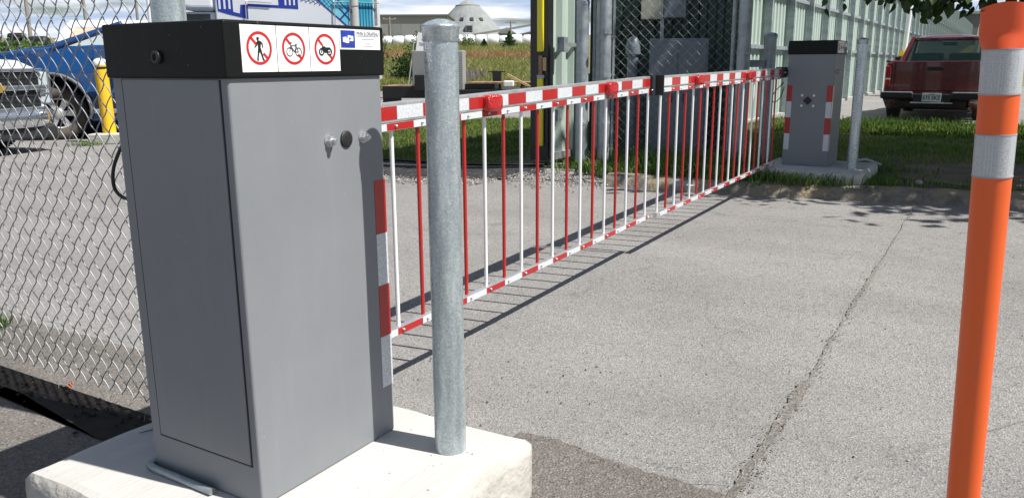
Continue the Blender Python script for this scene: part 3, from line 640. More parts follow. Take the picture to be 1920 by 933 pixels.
        if k == 1:
            for wx in (-.0125, .0135):
                rw = ring_mesh(cx + wx, cz_ - .007, .0082, .0096, yp, th, 28); p_.add(rw.v, rw.f)
            for a, b_ in (((-.0125, -.007), (-.0085, .0100)), ((-.0085, .0100), (-.0060, .0120)), ((-.0085, .0065), (.0065, .0065)), ((-.0085, .0055), (.002, -.0070)), ((.0020, -.0070), (.0075, .0085)), ((.002, -.007), (.0135, -.007)),
                          ((.0135, -.007), (.0065, .0065)), ((.0045, .0092), (.0110, .0092)), ((-.0105, .0125), (-.0055, .0125))):
                seg2(p_, P(*a), P(*b_), .0013, yp, th)
        if k == 2:
            for wx in (-.0125, .0130):
                rw = ring_mesh(cx + wx, cz_ - .006, .0052, .0085, yp, th, 28); p_.add(rw.v, rw.f); disc(p_, cx + wx, cz_ - .006, .0018, yp, th, 10)
            for a, b_, wd in (((-.0125, -.006), (-.0085, .0095), .0018), ((-.0100, .0095), (-.0055, .0095), .0016), ((.002, -.006), (.016, -.006), .0022), ((.0185, -.0035), (.0195, -.009), .0012)):
                seg2(p_, P(*a), P(*b_), wd, yp, th)
            p_.prism([P(-.0090, .0055), P(-.0040, .0070), P(.0020, .0040), P(.0155, .0040), P(.0165, .0015), P(.008, -.001), P(.0040, -.0080), P(-.0020, -.0080), P(-.0050, -.003)], yp, yp - th)
        p_.build('pictogram', 'sign_black', st)
    xa, xb = x0 + 3 * wS + .0006, 0.472; za, zb_ = Hh - 0.0555, Hh - .0085
    st = MB().box(xa, xb, yS - .0012, yS + .001, za, zb_).build('maker_sticker', 'sign_white', t_)
    MB().box(xa + .004, xa + .053, yS - .0018, yS - .0011, za + .004, zb_ - .003).build('logo_square', 'sign_blue', st)
    lg = MB(); yl = yS - .0019; c0, c1 = xa + .0285, (za + zb_) / 2
    lg.prism([(c0 - .018, c1 + .004), (c0 - .006, c1 + .006), (c0 - .006, c1 + .003), (c0 - .001, c1 + .003), (c0 - .001, c1 + .0095), (c0 + .018, c1 + .0075), (c0 + .018, c1 - .004), (c0 + .005, c1 - .004), (c0 + .005, c1 - .0005), (c0 + .010, c1 - .0005), (c0 + .010, c1 + .003), (c0 + .003, c1 + .0045), (c0 + .003, c1 - .0085), (c0 - .0025, c1 - .009), (c0 - .018, c1 - .006)], yl, yl - .0005)
    lg.build('logo', 'sign_white', st)
    tx = (xa + .055 + xb) / 2
    lettering('PIVIN & DRAPEAU', 0.0112, 'sign_grey', st, (tx, yS - .0016, zb_ - .0095), (R(90), 0, 0), sx=.92, depth=.0003, bold=.00035)
    small = MB(); rn = random.Random(3)
    for zz, w0 in ((zb_ - .0165, .078), (zb_ - .0235, .044), (zb_ - .0345, .020), (zb_ - .0395, .032)):
        xx = tx - w0 / 2
        while xx < tx + w0 / 2:
            l_ = rn.uniform(.002, .006); small.box(xx, min(xx + l_, tx + w0 / 2), yS - .0016, yS - .0011, zz, zz + .0022); xx += l_ + .0012
    small.build('fine_print', 'sign_grey', st)
    # cable loop on the far side, feeding the arm lamps
    xc = X(0.26); pts = [(X(.15), Ly + .001, .70), (X(.12), Ly + .05, .74), (X(0.11), Ly + .085, .68), (X(0.12), Ly + .09, .60), (X(.16), Ly + .07, .55), (X(.20), Ly + .02, .552), (X(.22), Ly - .002, .56)]
    return t_
h1 = housing('near grey gate housing with black cap and three prohibition signs, in the foreground', 1.144, 1.372, 0.18, 1)
h2 = housing('far grey gate housing with taped edges and a square black sensor', 7.545, 1.302, 0.27, -1)
# anchor rod lying along the foot of the near housing
fr = MB(); fr.tube([W(1.150, 1.775, .190), W(1.128, 1.765, .1895), W(1.124, 1.74, .1895), W(1.122, 1.52, .1890)], 0.0095, 14)
tag(fr.build('steel_rod', 'galvanised_dull'), 'short galvanised rod lying on the pad along the foot of the near housing', 'rod')
tw = MB(); tw.tube([W(1.36, 1.80, .1845), W(1.33, 1.88, .1845), W(1.27, 1.95, .1845), W(1.235, 1.965, .1845)], [.0022, .0026, .0018, .001], 6)
tag(tw.build('twig', 'bark'), 'thin dark twig lying on the shaded part of the near pad', 'twig')
cbl = MB()
def smooth_path(pts, n=6):
    out = []; P_ = [Vector(p) for p in pts]; P_ = [P_[0]] + P_ + [P_[-1]]
    for i in range(1, len(P_) - 2):
        for k in range(n):
            t_ = k / n; a, b_, c, d = P_[i - 1], P_[i], P_[i + 1], P_[i + 2]
            out.append(0.5 * ((2 * b_) + (c - a) * t_ + (2 * a - 5 * b_ + 4 * c - d) * t_ * t_ + (3 * b_ - a - 3 * c + d) * t_ ** 3))
    out.append(P_[-1]); return out
cbl.tube(smooth_path([W(1.22, 1.765, 1.045), W(1.205, 1.80, 1.03), W(1.20, 1.825, 1.004), W(1.20, 1.861, .966), W(1.20, 1.888, .925), W(1.20, 1.892, .884), W(1.20, 1.867, .862), W(1.20, 1.827, .858), W(1.21, 1.765, .862)]), .0045, 10)
tag(cbl.build('power_cable', 'black_rubber'), 'thick black cable looping out behind the near housing', 'cable')
cb2 = MB(); cb2.tube(smooth_path([W(7.53, 1.72, 1.0), W(7.42, 1.76, .93), W(7.38, 1.78, .87), W(7.44, 1.77, .83), W(7.52, 1.74, .87), W(7.56, 1.72, .96)]), .004, 6)
tag(cb2.build('power_cable', 'black_rubber'), 'thin black cable looping beside the far housing', 'cable')

# ------------------------------------------------------------------ barrier arms with hanging skirts
def arm(label, base, dir_, L_, zt, zb, tilt, nbar, bar0, sp, first, top_off, low_off, lamps, red0):
    """local x runs from the housing out over the road; the arm hangs a skirt of bars"""
    rz = GROT if dir_ > 0 else GROT + math.pi
    f = -1 if dir_ > 0 else 1                                    # side of the arm the photograph looks at
    t_ = thing('boom_barrier', label, 'boom barrier', base, rz, 'red and white barrier arms')
    T = Matrix.Rotation(-tilt, 4, 'Y')
    Hh = 0.066; wy = 0.022
    MB().box(0, L_, -wy, wy, zt - Hh, zt, T).build('top_rail', 'aluminium', t_, bevel=.003)
    MB().box(.05, L_ - .003, f * (wy - .028), f * (wy - .002), zt - Hh - .028, zt - Hh - .0005, T).build('skirt_rail', 'aluminium', t_, bevel=.0015)
    Tb = Matrix.Rotation(-tilt * .55, 4, 'Y')
    b0 = bar0 - .05; b1 = bar0 + sp * (nbar - 1) + .045
    MB().box(b0, b1, f * (wy - .026), f * (wy - .002), zb, zb + .028, Tb).build('bottom_rail', 'aluminium', t_, bevel=.0015)
    ya, yb = f * (wy + .0012), f * (wy - .001)
    x = top_off; k = red0
    while x < L_ - .01:
        xe = min(x + .146, L_ - .004)
        if xe > .02: MB().box(max(x, .02) + .0004, xe, ya, yb, zt - .057, zt - .012, T).build('tape_strip', 'tape_red' if k % 2 else 'tape_white', t_)
        x += .146; k += 1
    ya, yb = f * (wy - .0008), f * (wy - .003)
    x = low_off; k = 0
    while x < L_ - .01:
        xs_, xe = max(x, .06), min(x + sp, L_ - .004)
        if xe - xs_ > .01:
            c = 'tape_white' if k % 2 else 'tape_red'
            MB().box(xs_ + .0004, xe, ya, yb, zt - Hh - .026, zt - Hh - .0025, T).build('tape_strip', c, t_)
            xe2 = min(xe, b1 - .002); xs2 = max(xs_, b0 + .002)
            if xe2 - xs2 > .01: MB().box(xs2 + .0004, xe2, ya, yb, zb + .002, zb + .026, Tb).build('tape_strip', c, t_)
        x += sp; k += 1
    yc = f * (wy - .014)
    for i in range(nbar):
        bx = bar0 + sp * i; za = zb + .014 + bx * math.sin(tilt * .55); zc = zt - Hh - .015 + bx * math.sin(tilt)
        m_ = MB(); m_.tube([(bx, yc - f * .008, za), (bx, yc - f * .008, zc)], .0075, 10)
        m_.build('skirt_bar', 'bar_white' if (i + first) % 2 == 0 else 'bar_red', t_)
        for zz in (za + .002, zc + .002):
            r_ = MB(); r_.lathe([(.0055, 0), (.0055, .003), (.0035, .008), (.0001, .009)], 8, T=Matrix.Translation((bx, ya, zz)) @ Matrix.Rotation(R(90 if f < 0 else -90), 4, 'X'))
            r_.build('rivet', 'wire_metal', t_)
    for lx in lamps:
        z_ = zt - .028 + lx * math.sin(tilt)
        m_ = MB(); cx_ = lx; w_, h_, d_ = .056, .033, .032
        # soft-cornered lens
        prof = [(1, 0), (1, .55), (.93, .82), (.78, .96), (.5, 1.0)]
        vs, fs, n = [], [], 32
        for (q, dd) in prof:
            for k in range(n):
                a = 2 * math.pi * k / n; ca, sa = math.cos(a), math.sin(a); e_ = .38
                vs.append((cx_ + w_ * q * math.copysign(abs(ca) ** e_, ca), f * (wy + .001 + d_ * dd), z_ - .012 + h_ * q * math.copysign(abs(sa) ** e_, sa)))
        for i in range(len(prof) - 1):
            for k in range(n): fs.append((i * n + k, i * n + (k + 1) % n, (i + 1) * n + (k + 1) % n, (i + 1) * n + k))
        m_.add(vs, fs, True); m_.add(vs[-n:], [tuple(range(n))], True)
        o_ = m_.build('red_lamp', 'red_lens', t_)
        b_ = MB(); b_.box(cx_ - .05, cx_ + .05, f * (wy + .0005), f * (wy + .006), z_ - .042, z_ + .018); b_.build('lamp_base', 'tail_red', o_)
    ze = L_ * math.sin(tilt)
    MB().box(L_ + .001, L_ + .012, -.026, .026, zt - Hh - .045 + ze, zt + .006 + ze).build('end_cap', 'black_rubber', t_, bevel=.003)
    cl = MB(); cl.box(-.12, .05, -.034, .034, zt - .085, zt + .008); cl.build('clamp', 'black_metal', t_, bevel=.006)
    cb = MB(); 
    for xx in (-.09, -.03, .025):
        cb.lathe([(.009, 0), (.009, .007)], 6, T=Matrix.Translation((xx, f * .034, zt - .04)) @ Matrix.Rotation(R(90 if f < 0 else -90), 4, 'X'), smooth=False)
    cb.build('clamp_bolt', 'wire_metal', t_)
    ax = MB(); ax.lathe([(.028, -.06), (.028, .06)], 20, T=Matrix.Translation((-.09, -f * -.0 - 0 if False else 0, zt - .04)) @ Matrix.Rotation(R(90), 4, 'X')); ax.build('pivot', 'black_metal', t_)
    return t_
# near arm: starts at u=1.50, rail top 1.042 there, rising gently
NU = 1.50
arm('near half of the barrier, from the foreground housing out to the middle of the road', W(NU, 1.80, 0), 1, 4.515 - NU, 1.038, .222, .0215, 20, 2.174 - .1465 * 3 - NU, .1465, 1, 2.203 - .146 * 4 - NU, 2.148 - .1465 * 2 - NU, [2.775 - NU, 3.925 - NU], 0)
FU = 7.50
arm('far half of the barrier, hanging from the housing on the grass side', W(FU, 1.745, 0), -1, FU - 4.565, 1.128, .285, -.008, 20, FU - (4.575 + .1465 * 19), .1465, 1, .02, .01, [FU - 5.17, FU - 6.36], 1)

# ------------------------------------------------------------------ galvanised guard posts with domed caps
def guard_post(label, u, v, z, h, lean=(0, 0)):
    t_ = thing('guard_post', label, 'post', W(u, v, z), GROT, 'galvanised guard posts with domed caps')
    m_ = MB(); r = 0.0414
    prof = [(r, 0)] + [(r + .0004 * math.sin(i), h * i / 14) for i in range(1, 14)] + [(r, h)]
    m_.lathe(prof, 40); m_.build('tube', 'galvanised', t_)
    c = MB(); c.lathe([(r + .0015, h - .034), (r + .0022, h - .033), (r + .0022, h - .010), (r + .0052, h - .002), (r + .0058, h + .002), (r + .002, h + .005), (r - .008, h + .011), (r - .022, h + .016), (.010, h + .018), (.0001, h + .0182)], 44)
    c.build('cap', 'galvanised', t_)
    return t_
guard_post('thick galvanised post with a domed cap standing on the near concrete pad', 1.607, 1.168, .178, 1.087)
guard_post('galvanised post with a domed cap beside the far gate housing', 7.475, 1.085, .268, 1.087)

# ------------------------------------------------------------------ near chain-link fence
def wire_zigzag(name_h, a, hh, flip, r=0.00175, nseg=None, amp=0.0035, n=5):
    """one woven wire: zigzag between x=0 and x=a, bowing out of the plane"""
    z = 0.0; pts = []; k = 0
    while z < name_h:
        x0, x1 = (0, a) if (k % 2) ^ flip else (a, 0)
        for q in (0.0, .10, .30, .5, .70, .90):
            s_ = -.07 + 1.14 * q if q else -.07
            s_ = -.08 + 1.16 * (q * .9 + .05) + .05 * math.sin(math.pi * q) if q else -.06
            pts.append((x0 + (x1 - x0) * s_, amp * (math.sin(math.pi * q) * (1 if k % 2 else -1)), z + hh * q))
        z += hh; k += 1
    m_ = MB(); m_.tube(pts, r, n, cap=False); return m_
def chain_fence(label, A, B, z0, z1, a, hh, r, posts, name='chain_link_fence', group='chain-link fences', top=True, prad=.0445, dia='galvanised'):
    A, B = Vector(A), Vector(B); d = (B - A); L_ = math.hypot(d.x, d.y); rz = math.atan2(d.y, d.x)
    t_ = thing(name, label, 'fence', (A.x, A.y, 0), rz, group)
    me = [wire_zigzag(z1 - z0, a, hh, fl, r).mesh('wire', 'fence_wire', fix=False) for fl in (0, 1)]
    n = int(L_ / a)
    for i in range(n):
        o = link('wire', me[i % 2], t_); o.location = (i * a * 1.0, random.uniform(-.001, .001), z0 + random.uniform(-.002, .002))
    for (x, h, rr_) in posts:
        m_ = MB(); m_.tube([(x, 0.0 + rr_ + .006, -.05), (x, rr_ + .006, h)], rr_, 28); p = m_.build('post', dia, t_)
        c = MB(); c.lathe([(rr_ + .003, h - .03), (rr_ + .003, h), (rr_ * .8, h + .02), (.0001, h + .03)], 24, c=(x, rr_ + .006, 0)); c.build('post_cap', dia, p)
        zz = z0 + .2
        while zz < h - .1:
            b_ = MB(); b_.lathe([(rr_ + .0025, -.011), (rr_ + .0025, .011)], 24, c=(x, rr_ + .006, zz)); b_.box(x - .012, x + .012, -.022, .004, zz - .011, zz + .011); b_.build('band', dia, p); zz += .38
    if top:
        m_ = MB(); m_.tube([(0, .022, z1 - .02), (L_, .022, z1 - .02)], .021, 14); m_.build('top_rail', dia, t_)
    tb = MB(); tb.box(posts[0][0] + .0, posts[0][0] + .005, -.012, .006, z0 + .03, z1 - .02); tb.build('tension_bar', dia, t_)
    return t_
chain_fence('bright chain-link fence in the left foreground, behind the near housing', W(1.57, 2.05), W(1.53, 5.6), 0.05, 1.86, 0.0342, .0400, .0020, [(0.0, 1.95, .044), (2.9, 1.95, .03)])
# litter and soil under it, coloured near black for the shadow along the fence foot
sheet('earth_or_shade', uvpoly([(1.40, 2.02), (1.56, 2.0), (1.545, 4.0), (1.53, 6), (1.40, 6), (1.42, 4), (1.44, 3), (1.36, 2.4)]), 0.009, 'soil_shade', zf=flat)
stones('leaf_litter', 300, lambda: W(random.gauss(1.48, .035), random.uniform(2.05, 5.0), .014), .010, 'soil_shade')
P_ = []
for i in range(120):
    q = W(random.gauss(1.52, .05), random.uniform(2.1, 4.5), .012); P_.append(q)
blades('dead_grass', np.array([tuple(p) for p in P_][:60]), .04, .0012, 'weeds_dry', 1.8)
for (u, v, lab) in ((1.56, 2.50, 'orange dry leaf under the chain-link fence nearest the pad'), (1.54, 2.86, 'orange dry leaf caught half way along the fence foot')):
    m_ = MB(); m_.add([(0, 0, 0), (.012, .008, .012), (.030, 0, .016), (.012, -.009, .004)], [(0, 1, 2), (0, 2, 3)]); tag(m_.build('dry_leaf', 'dry_leaf', loc=W(u, v, .016), rz=random.uniform(0, 6)), lab, 'leaf')
P_ = np.array([tuple(W(1.83 + random.gauss(0, .02), 3.93 + random.gauss(0, .05), .004)) for i in range(60)])
o = blades('weed_clump', P_, .07, .004, 'grass_long', 1.6, kind=None); tag(o, 'small green weed growing at the edge of the dark asphalt by the left fence', 'weed')

# ------------------------------------------------------------------ orange delineator post at right
t_ = thing('delineator_post', 'tall orange plastic delineator post with two silver reflective collars', 'delineator', (1.0075, 1.62, 0), 0)
t_.rotation_euler = (0, R(-2.2), 0)
m_ = MB(); m_.lathe([(.0325, 0.01), (.0328, .25), (.0340, .6), (.0353, .9), (.0360, 1.05), (.0364, 1.19)], 48); m_.build('tube', 'orange_plastic', t_)
m_ = MB(); m_.lathe([(.11, 0), (.11, .02), (.06, .03), (.05, .05)], 32); m_.build('base', 'black_rubber', t_)
# flattened head: round tube blends into a wide flat grip
hd = MB(); n = 48; vs = []; prof = []
for i in range(15):
    t0 = i / 14; z_ = 1.203 + .088 * t0
    s_ = min(1, t0 * 3.0); rx = .0372 + (.0445 - .0372) * (s_ ** .8); ry = .0372 - .010 * s_
    prof.append((z_, rx, ry))
for (z_, rx, ry) in prof:
    for k in range(n):
        a = 2 * math.pi * k / n; vs.append((rx * math.cos(a), ry * math.sin(a), z_ - (.010 * (math.cos(a) ** 2) if z_ > 1.28 else 0)))
hd.add(vs, [(i * n + k, i * n + (k + 1) % n, (i + 1) * n + (k + 1) % n, (i + 1) * n + k) for i in range(14) for k in range(n)], True); hd.add(vs[-n:], [tuple(range(n))], True)
ho = hd.build('grip_head', 'orange_cap', t_); ho.rotation_euler = (0, 0, R(-28))
for (za, zb, ra_, rb_) in ((1.117, 1.202, .0368, .0371), (.955, 1.038, .0362, .0366)):
    m_ = MB(); m_.lathe([(ra_, za), (rb_, zb)], 48, smooth=True); c = m_.build('reflective_collar', 'tape_collar', t_)
    for zz in (za, zb): e_ = MB(); e_.lathe([(rb_ + .0004, zz - .0015), (rb_ + .0004, zz + .0015)], 48); e_.build('collar_edge', 'sign_grey', c)

# ------------------------------------------------------------------ green noise wall, along the barrier line at v = 4.1
wall = thing('noise_wall', 'long pale green ribbed steel wall with galvanised posts, running away at right', 'wall', W(8.6, 4.1), GROT)
SP = 1.85; HW = 4.8
def ribbed(L_, H_, n, d=.05, flip=1):
    m_ = MB(); p = L_ / n; xs_ = []
    for i in range(n):
        for (q, y) in ((0, 0), (.42, 0), (.55, d), (.87, d)): xs_.append((p * (i + q), y * flip))
    xs_.append((L_, 0)); vs = [(x, y, 0) for x, y in xs_] + [(x, y, H_) for x, y in xs_]; n_ = len(xs_)
    return m_.add(vs, [(i, i + 1, n_ + i + 1, n_ + i) for i in range(n_ - 1)])
pm = ribbed(SP - .01, HW, 7, .05).mesh('panel', 'green_steel')
pstm = MB(); pstm.box(-.045, .045, -.16, -.02, 0, HW + .1); pstm = pstm.mesh('post', 'galvanised_dull')
rlm = MB(); rlm.box(.05, SP - .05, -.07, -.01, 0, .07); rlm = rlm.mesh('rail', 'galvanised_dull')
bsm = MB(); bsm.box(0, SP, -.10, .1, -.05, .14); bsm = bsm.mesh('footing', 'concrete_dull')
for i in range(70):
    o = link('panel', pm, wall); o.location = (i * SP, 0, .12)
    o = link('post', pstm, wall); o.location = (i * SP, 0, .0)
    if i < 40:
        for zz in (1.42, 2.42, 3.5): o = link('rail', rlm, wall); o.location = (i * SP, 0, zz)
    o = link('footing', bsm, wall); o.location = (i * SP, 0, 0)
# end of the sliding gate leaf: black frame, yellow safety edge, ribbed face
gt = thing('sliding_gate', 'end of the green sliding gate with a black frame and yellow safety edge', 'gate', W(7.93, 4.42), GROT)
HG = 4.8
MB().box(-.02, .10, -.10, .12, .12, HG).build('frame', 'black_metal', gt)
for (a, b_) in ((.28, 1.02), (1.30, HG - .1)):
    MB().box(-.058, -.021, -.055, .02, a, b_).build('safety_edge', 'yellow_film', gt, bevel=.012)
MB().box(-.05, -.021, -.04, .0, 1.06, 1.26).build('edge_switch', 'rusty', gt)
MB().box(-.04, -.021, -.085, -.045, 1.10, 1.24).build('edge_connector', 'timber', gt)
MB().box(-.055, -.021, -.07, .02, 1.02, 1.055).build('edge_bracket', 'galvanised_dull', gt)
gp = ribbed(.86, HG - .15, 3, -.06, 1).build('panel', 'green_steel', gt); gp.location = (.11, -.06, .15)
MB().box(.11, .95, -.13, -.062, .12, .2).build('bottom_rail', 'aluminium', gt)
MB().box(.11, .20, -.16, -.122, .55, .68).build('bracket', 'galvanised_dull', gt)
MB().box(.13, .22, -.22, -.13, 1.30, 1.46).build('catch', 'galvanised_dull', gt, bevel=.004)
MB().box(.22, .60, -.15, -.125, 1.36, 1.40).build('strap', 'galvanised_dull', gt)

# gate-guide posts and the mesh-fenced enclosure
def round_post(label, p, h, r, group='galvanised round posts at the enclosure', cap=True, mat_='galvanised_dull', rings=()):
    t_ = thing('round_post', label, 'post', p, 0, group)
    m_ = MB(); m_.tube([(0, 0, 0), (0, 0, h)], r, 28); m_.build('tube', mat_, t_)
    if cap:
        m_ = MB(); m_.lathe([(r + .004, h - .04), (r + .004, h), (r * .7, h + .014), (.0001, h + .02)], 28); m_.build('cap', mat_, t_)
    for z in rings:
        m_ = MB(); m_.lathe([(r + .004, z - .018), (r + .004, z + .018)], 28); m_.box(-.02, .02, -r - .05, -r, z - .015, z + .015); m_.build('band', mat_, t_)
    return t_
round_post('round galvanised post next to the yellow gate edge', (0.735, 8.52, .02), 4.6, .064, rings=(.55, 1.75, 3.2))
tr_ = round_post('tall round post at the left end of the enclosure mesh', (0.965, 8.50, .02), 4.4, .062, rings=(.55, 1.03, 1.46, 2.3, 3.4))
round_post('tall thick post at the right end of the enclosure mesh', (2.30, 8.20, .05), 4.4, .066, rings=(.55, 1.22, 2.1, 3.2))
sp_ = round_post('short capped post beside the thick enclosure post', (2.615, 8.38, .05), 1.40, .062)
b_ = MB(); b_.box(-.30, -.06, -.05, .0, 1.08, 1.15); b_.build('link_bar', 'galvanised_dull', sp_, bevel=.004)
cb_ = MB(); cb_.tube([(0, 0, 0), (0, 0, 4.2)], .018, 10); tag(cb_.build('conduit', 'galvanised_dull', loc=(0.868, 8.62, .02)), 'thin steel conduit running up between the two left posts', 'conduit')
lf = MB(); lf.box(-.10, .13, -.02, .02, 1.78, 1.82); lf.box(-.10, .13, -.02, .02, .84, .90); lf.box(-.10, .13, -.02, .02, .08, .14); tag(lf.build('cross_brace', 'galvanised_dull', loc=(.85, 8.48, .02)), 'steel cross members joining the two left posts', 'brace')
chain_fence('chain-link panel closing the dark equipment enclosure', (1.03, 8.50, 0), (2.24, 8.22, 0), .10, 4.2, .0475, .0475, .0017, [(0.012, 4.2, .02), (1.2, 4.2, .02)], group='chain-link fences', prad=.02, dia='galvanised_dull')

# equipment in the enclosure
eq = thing('equipment_kiosk', 'tall blue-grey double-door electrical kiosk behind the mesh', 'kiosk', (1.50, 8.98, .05), R(-12))
MB().box(0, .62, 0, .42, 0, 1.38).build('body', 'kiosk_grey', eq, bevel=.01)
for k in (0, 1): d_ = MB().box(.012 + k * .302, .298 + k * .302, -.012, -.001, .04, 1.36).build('door', 'kiosk_grey', eq, bevel=.004); MB().box(.25 + k * .12, .262 + k * .12, -.03, -.012, .7, .8).build('handle', 'black_metal', d_)
bx = thing('control_box', 'beige and grey control box mounted high behind the mesh', 'control box', (1.48, 9.52, 1.66), R(-10))
MB().box(0, .25, 0, .2, 0, .55).build('body', 'beige_box', bx, bevel=.006); MB().box(.255, .50, -.01, .2, .01, .56).build('side_box', 'kiosk_grey', bx, bevel=.006)
MB().box(.22, .26, .02, .06, -1.7, 0).build('stand', 'galvanised_dull', bx)
vp = thing('vent_pipe', 'capped grey standpipe behind the mesh', 'pipe', (1.36, 9.25, .05)); m_ = MB(); m_.tube([(0, 0, 0), (0, 0, 1.28)], .06, 20); m_.build('tube', 'kiosk_grey', vp)
m_ = MB(); m_.lathe([(.082, 1.22), (.085, 1.30), (.07, 1.36), (.045, 1.40), (.0001, 1.42)], 24); m_.build('cap', 'kiosk_grey', vp)
gb = thing('generator_box', 'low dark green equipment cabinet behind the mesh', 'cabinet', (0.98, 9.3, .05), R(-10)); MB().box(0, .55, 0, .5, 0, .82).build('body', 'dark_green', gb, bevel=.01); MB().box(-.01, .56, -.01, .51, .821, .86).build('lid', 'dark_green', gb, bevel=.008)
for k in (0, 1): MB().box(.02 + k * .26, .27 + k * .26, -.012, -.001, .05, .8).build('door', 'dark_green', gb, bevel=.003)
sb = thing('back_screen', 'dark green ribbed screen closing the back of the enclosure', 'screen', (.95, 9.95, .05), R(-14))
ribbed(1.75, 3.2, 9, -.04).build('panel', 'dark_green', sb); MB().box(0, 1.75, .01, .07, 3.2, 3.28).build('top_rail', 'galvanised_dull', sb)

# ------------------------------------------------------------------ vehicles
def wheel(parent, x, y, r, wdt, side, turn=0, tmat='tyre_black', rmat='chrome', spokes=6):
    T = Matrix.Translation((x, y, r)) @ Matrix.Rotation(turn, 4, 'Z') @ Matrix.Rotation(R(-90 * side), 4, 'X')
    m_ = MB(); rr = r * .60
    m_.lathe([(rr, -wdt / 2), (r * .90, -wdt / 2), (r * .985, -wdt * .38), (r, -wdt * .25), (r, wdt * .25), (r * .985, wdt * .38), (r * .90, wdt / 2), (rr, wdt / 2), (rr * .96, wdt * .35), (rr * .96, -wdt * .35), (rr, -wdt / 2)], 48, T=T)
    w_ = m_.build('wheel', tmat, parent)
    tr2 = MB()
    for k in range(40):
        a = 2 * math.pi * k / 40
        for s2 in (-1, 1):
            tr2.box(r * .985, r * 1.012, -.012 * r / .4, .014 * r / .4, s2 * wdt * .05, s2 * wdt * .44, T=T @ Matrix.Rotation(a + s2 * .06, 4, 'Z'))
    tr2.build('tread', tmat, w_)
    rm = MB(); h = wdt * .32
    rm.lathe([(rr * .97, -wdt * .3), (rr * .97, h), (rr * .90, h), (rr * .86, h * .7), (rr * .84, -wdt * .2)], 40, T=T)
    for k in range(spokes):
        a = 2 * math.pi * k / spokes
        rm.prism([(rr * .18, -rr * .13), (rr * .88, -rr * .20), (rr * .88, rr * .20), (rr * .18, rr * .13)], h * .35, h * .8, 'XY', T=T @ Matrix.Rotation(a, 4, 'Z'))
    rm.lathe([(rr * .30, h * .2), (rr * .30, h * .95), (rr * .24, h * 1.1), (rr * .0001, h * 1.1)], 24, T=T)
    rm.build('rim', rmat, w_)
    hb = MB(); hb.lathe([(rr * .85, -wdt * .22), (rr * .85, -wdt * .1), (rr * .0001, -wdt * .1)], 24, T=T); hb.build('brake_disc', 'black_metal', w_)
    return w_
def arc(cx, cz, r, a0, a1, n): return [(cx + r * math.cos(R(a0 + (a1 - a0) * i / n)), cz + r * math.sin(R(a0 + (a1 - a0) * i / n))) for i in range(n + 1)]
def lowerbody(m_, x0, x1, zb, zt, wheels, ra, half, nose=.0, hood=None, tumble=.03):
    """side profile with wheel arches extruded across the width, sides slightly tucked in"""
    prof = [(x0, zb)]
    for (wx, wz) in sorted(wheels): prof += arc(wx, wz, ra, 200, -20, 18) if True else []
    prof += [(x1, zb)]
    top = hood if hood else [(x1, zt), (x0, zt)]
    poly = prof + top
    n = len(poly); ys_ = [(-half + tumble, 0), (-half, 0), (half, 0), (half - tumble, 0)]
    vs = []; 
    for yy in (-half, half):
        for (a, c) in poly:
            k = tumble * (1 if c > zt - .12 else .35 if c < zb + .2 else 0); vs.append((a, yy - math.copysign(k, yy), c))
    m_.add(vs, [tuple(range(n)), tuple(range(2 * n - 1, n - 1, -1))] + [(i, i + n, (i + 1) % n + n, (i + 1) % n) for i in range(n)])
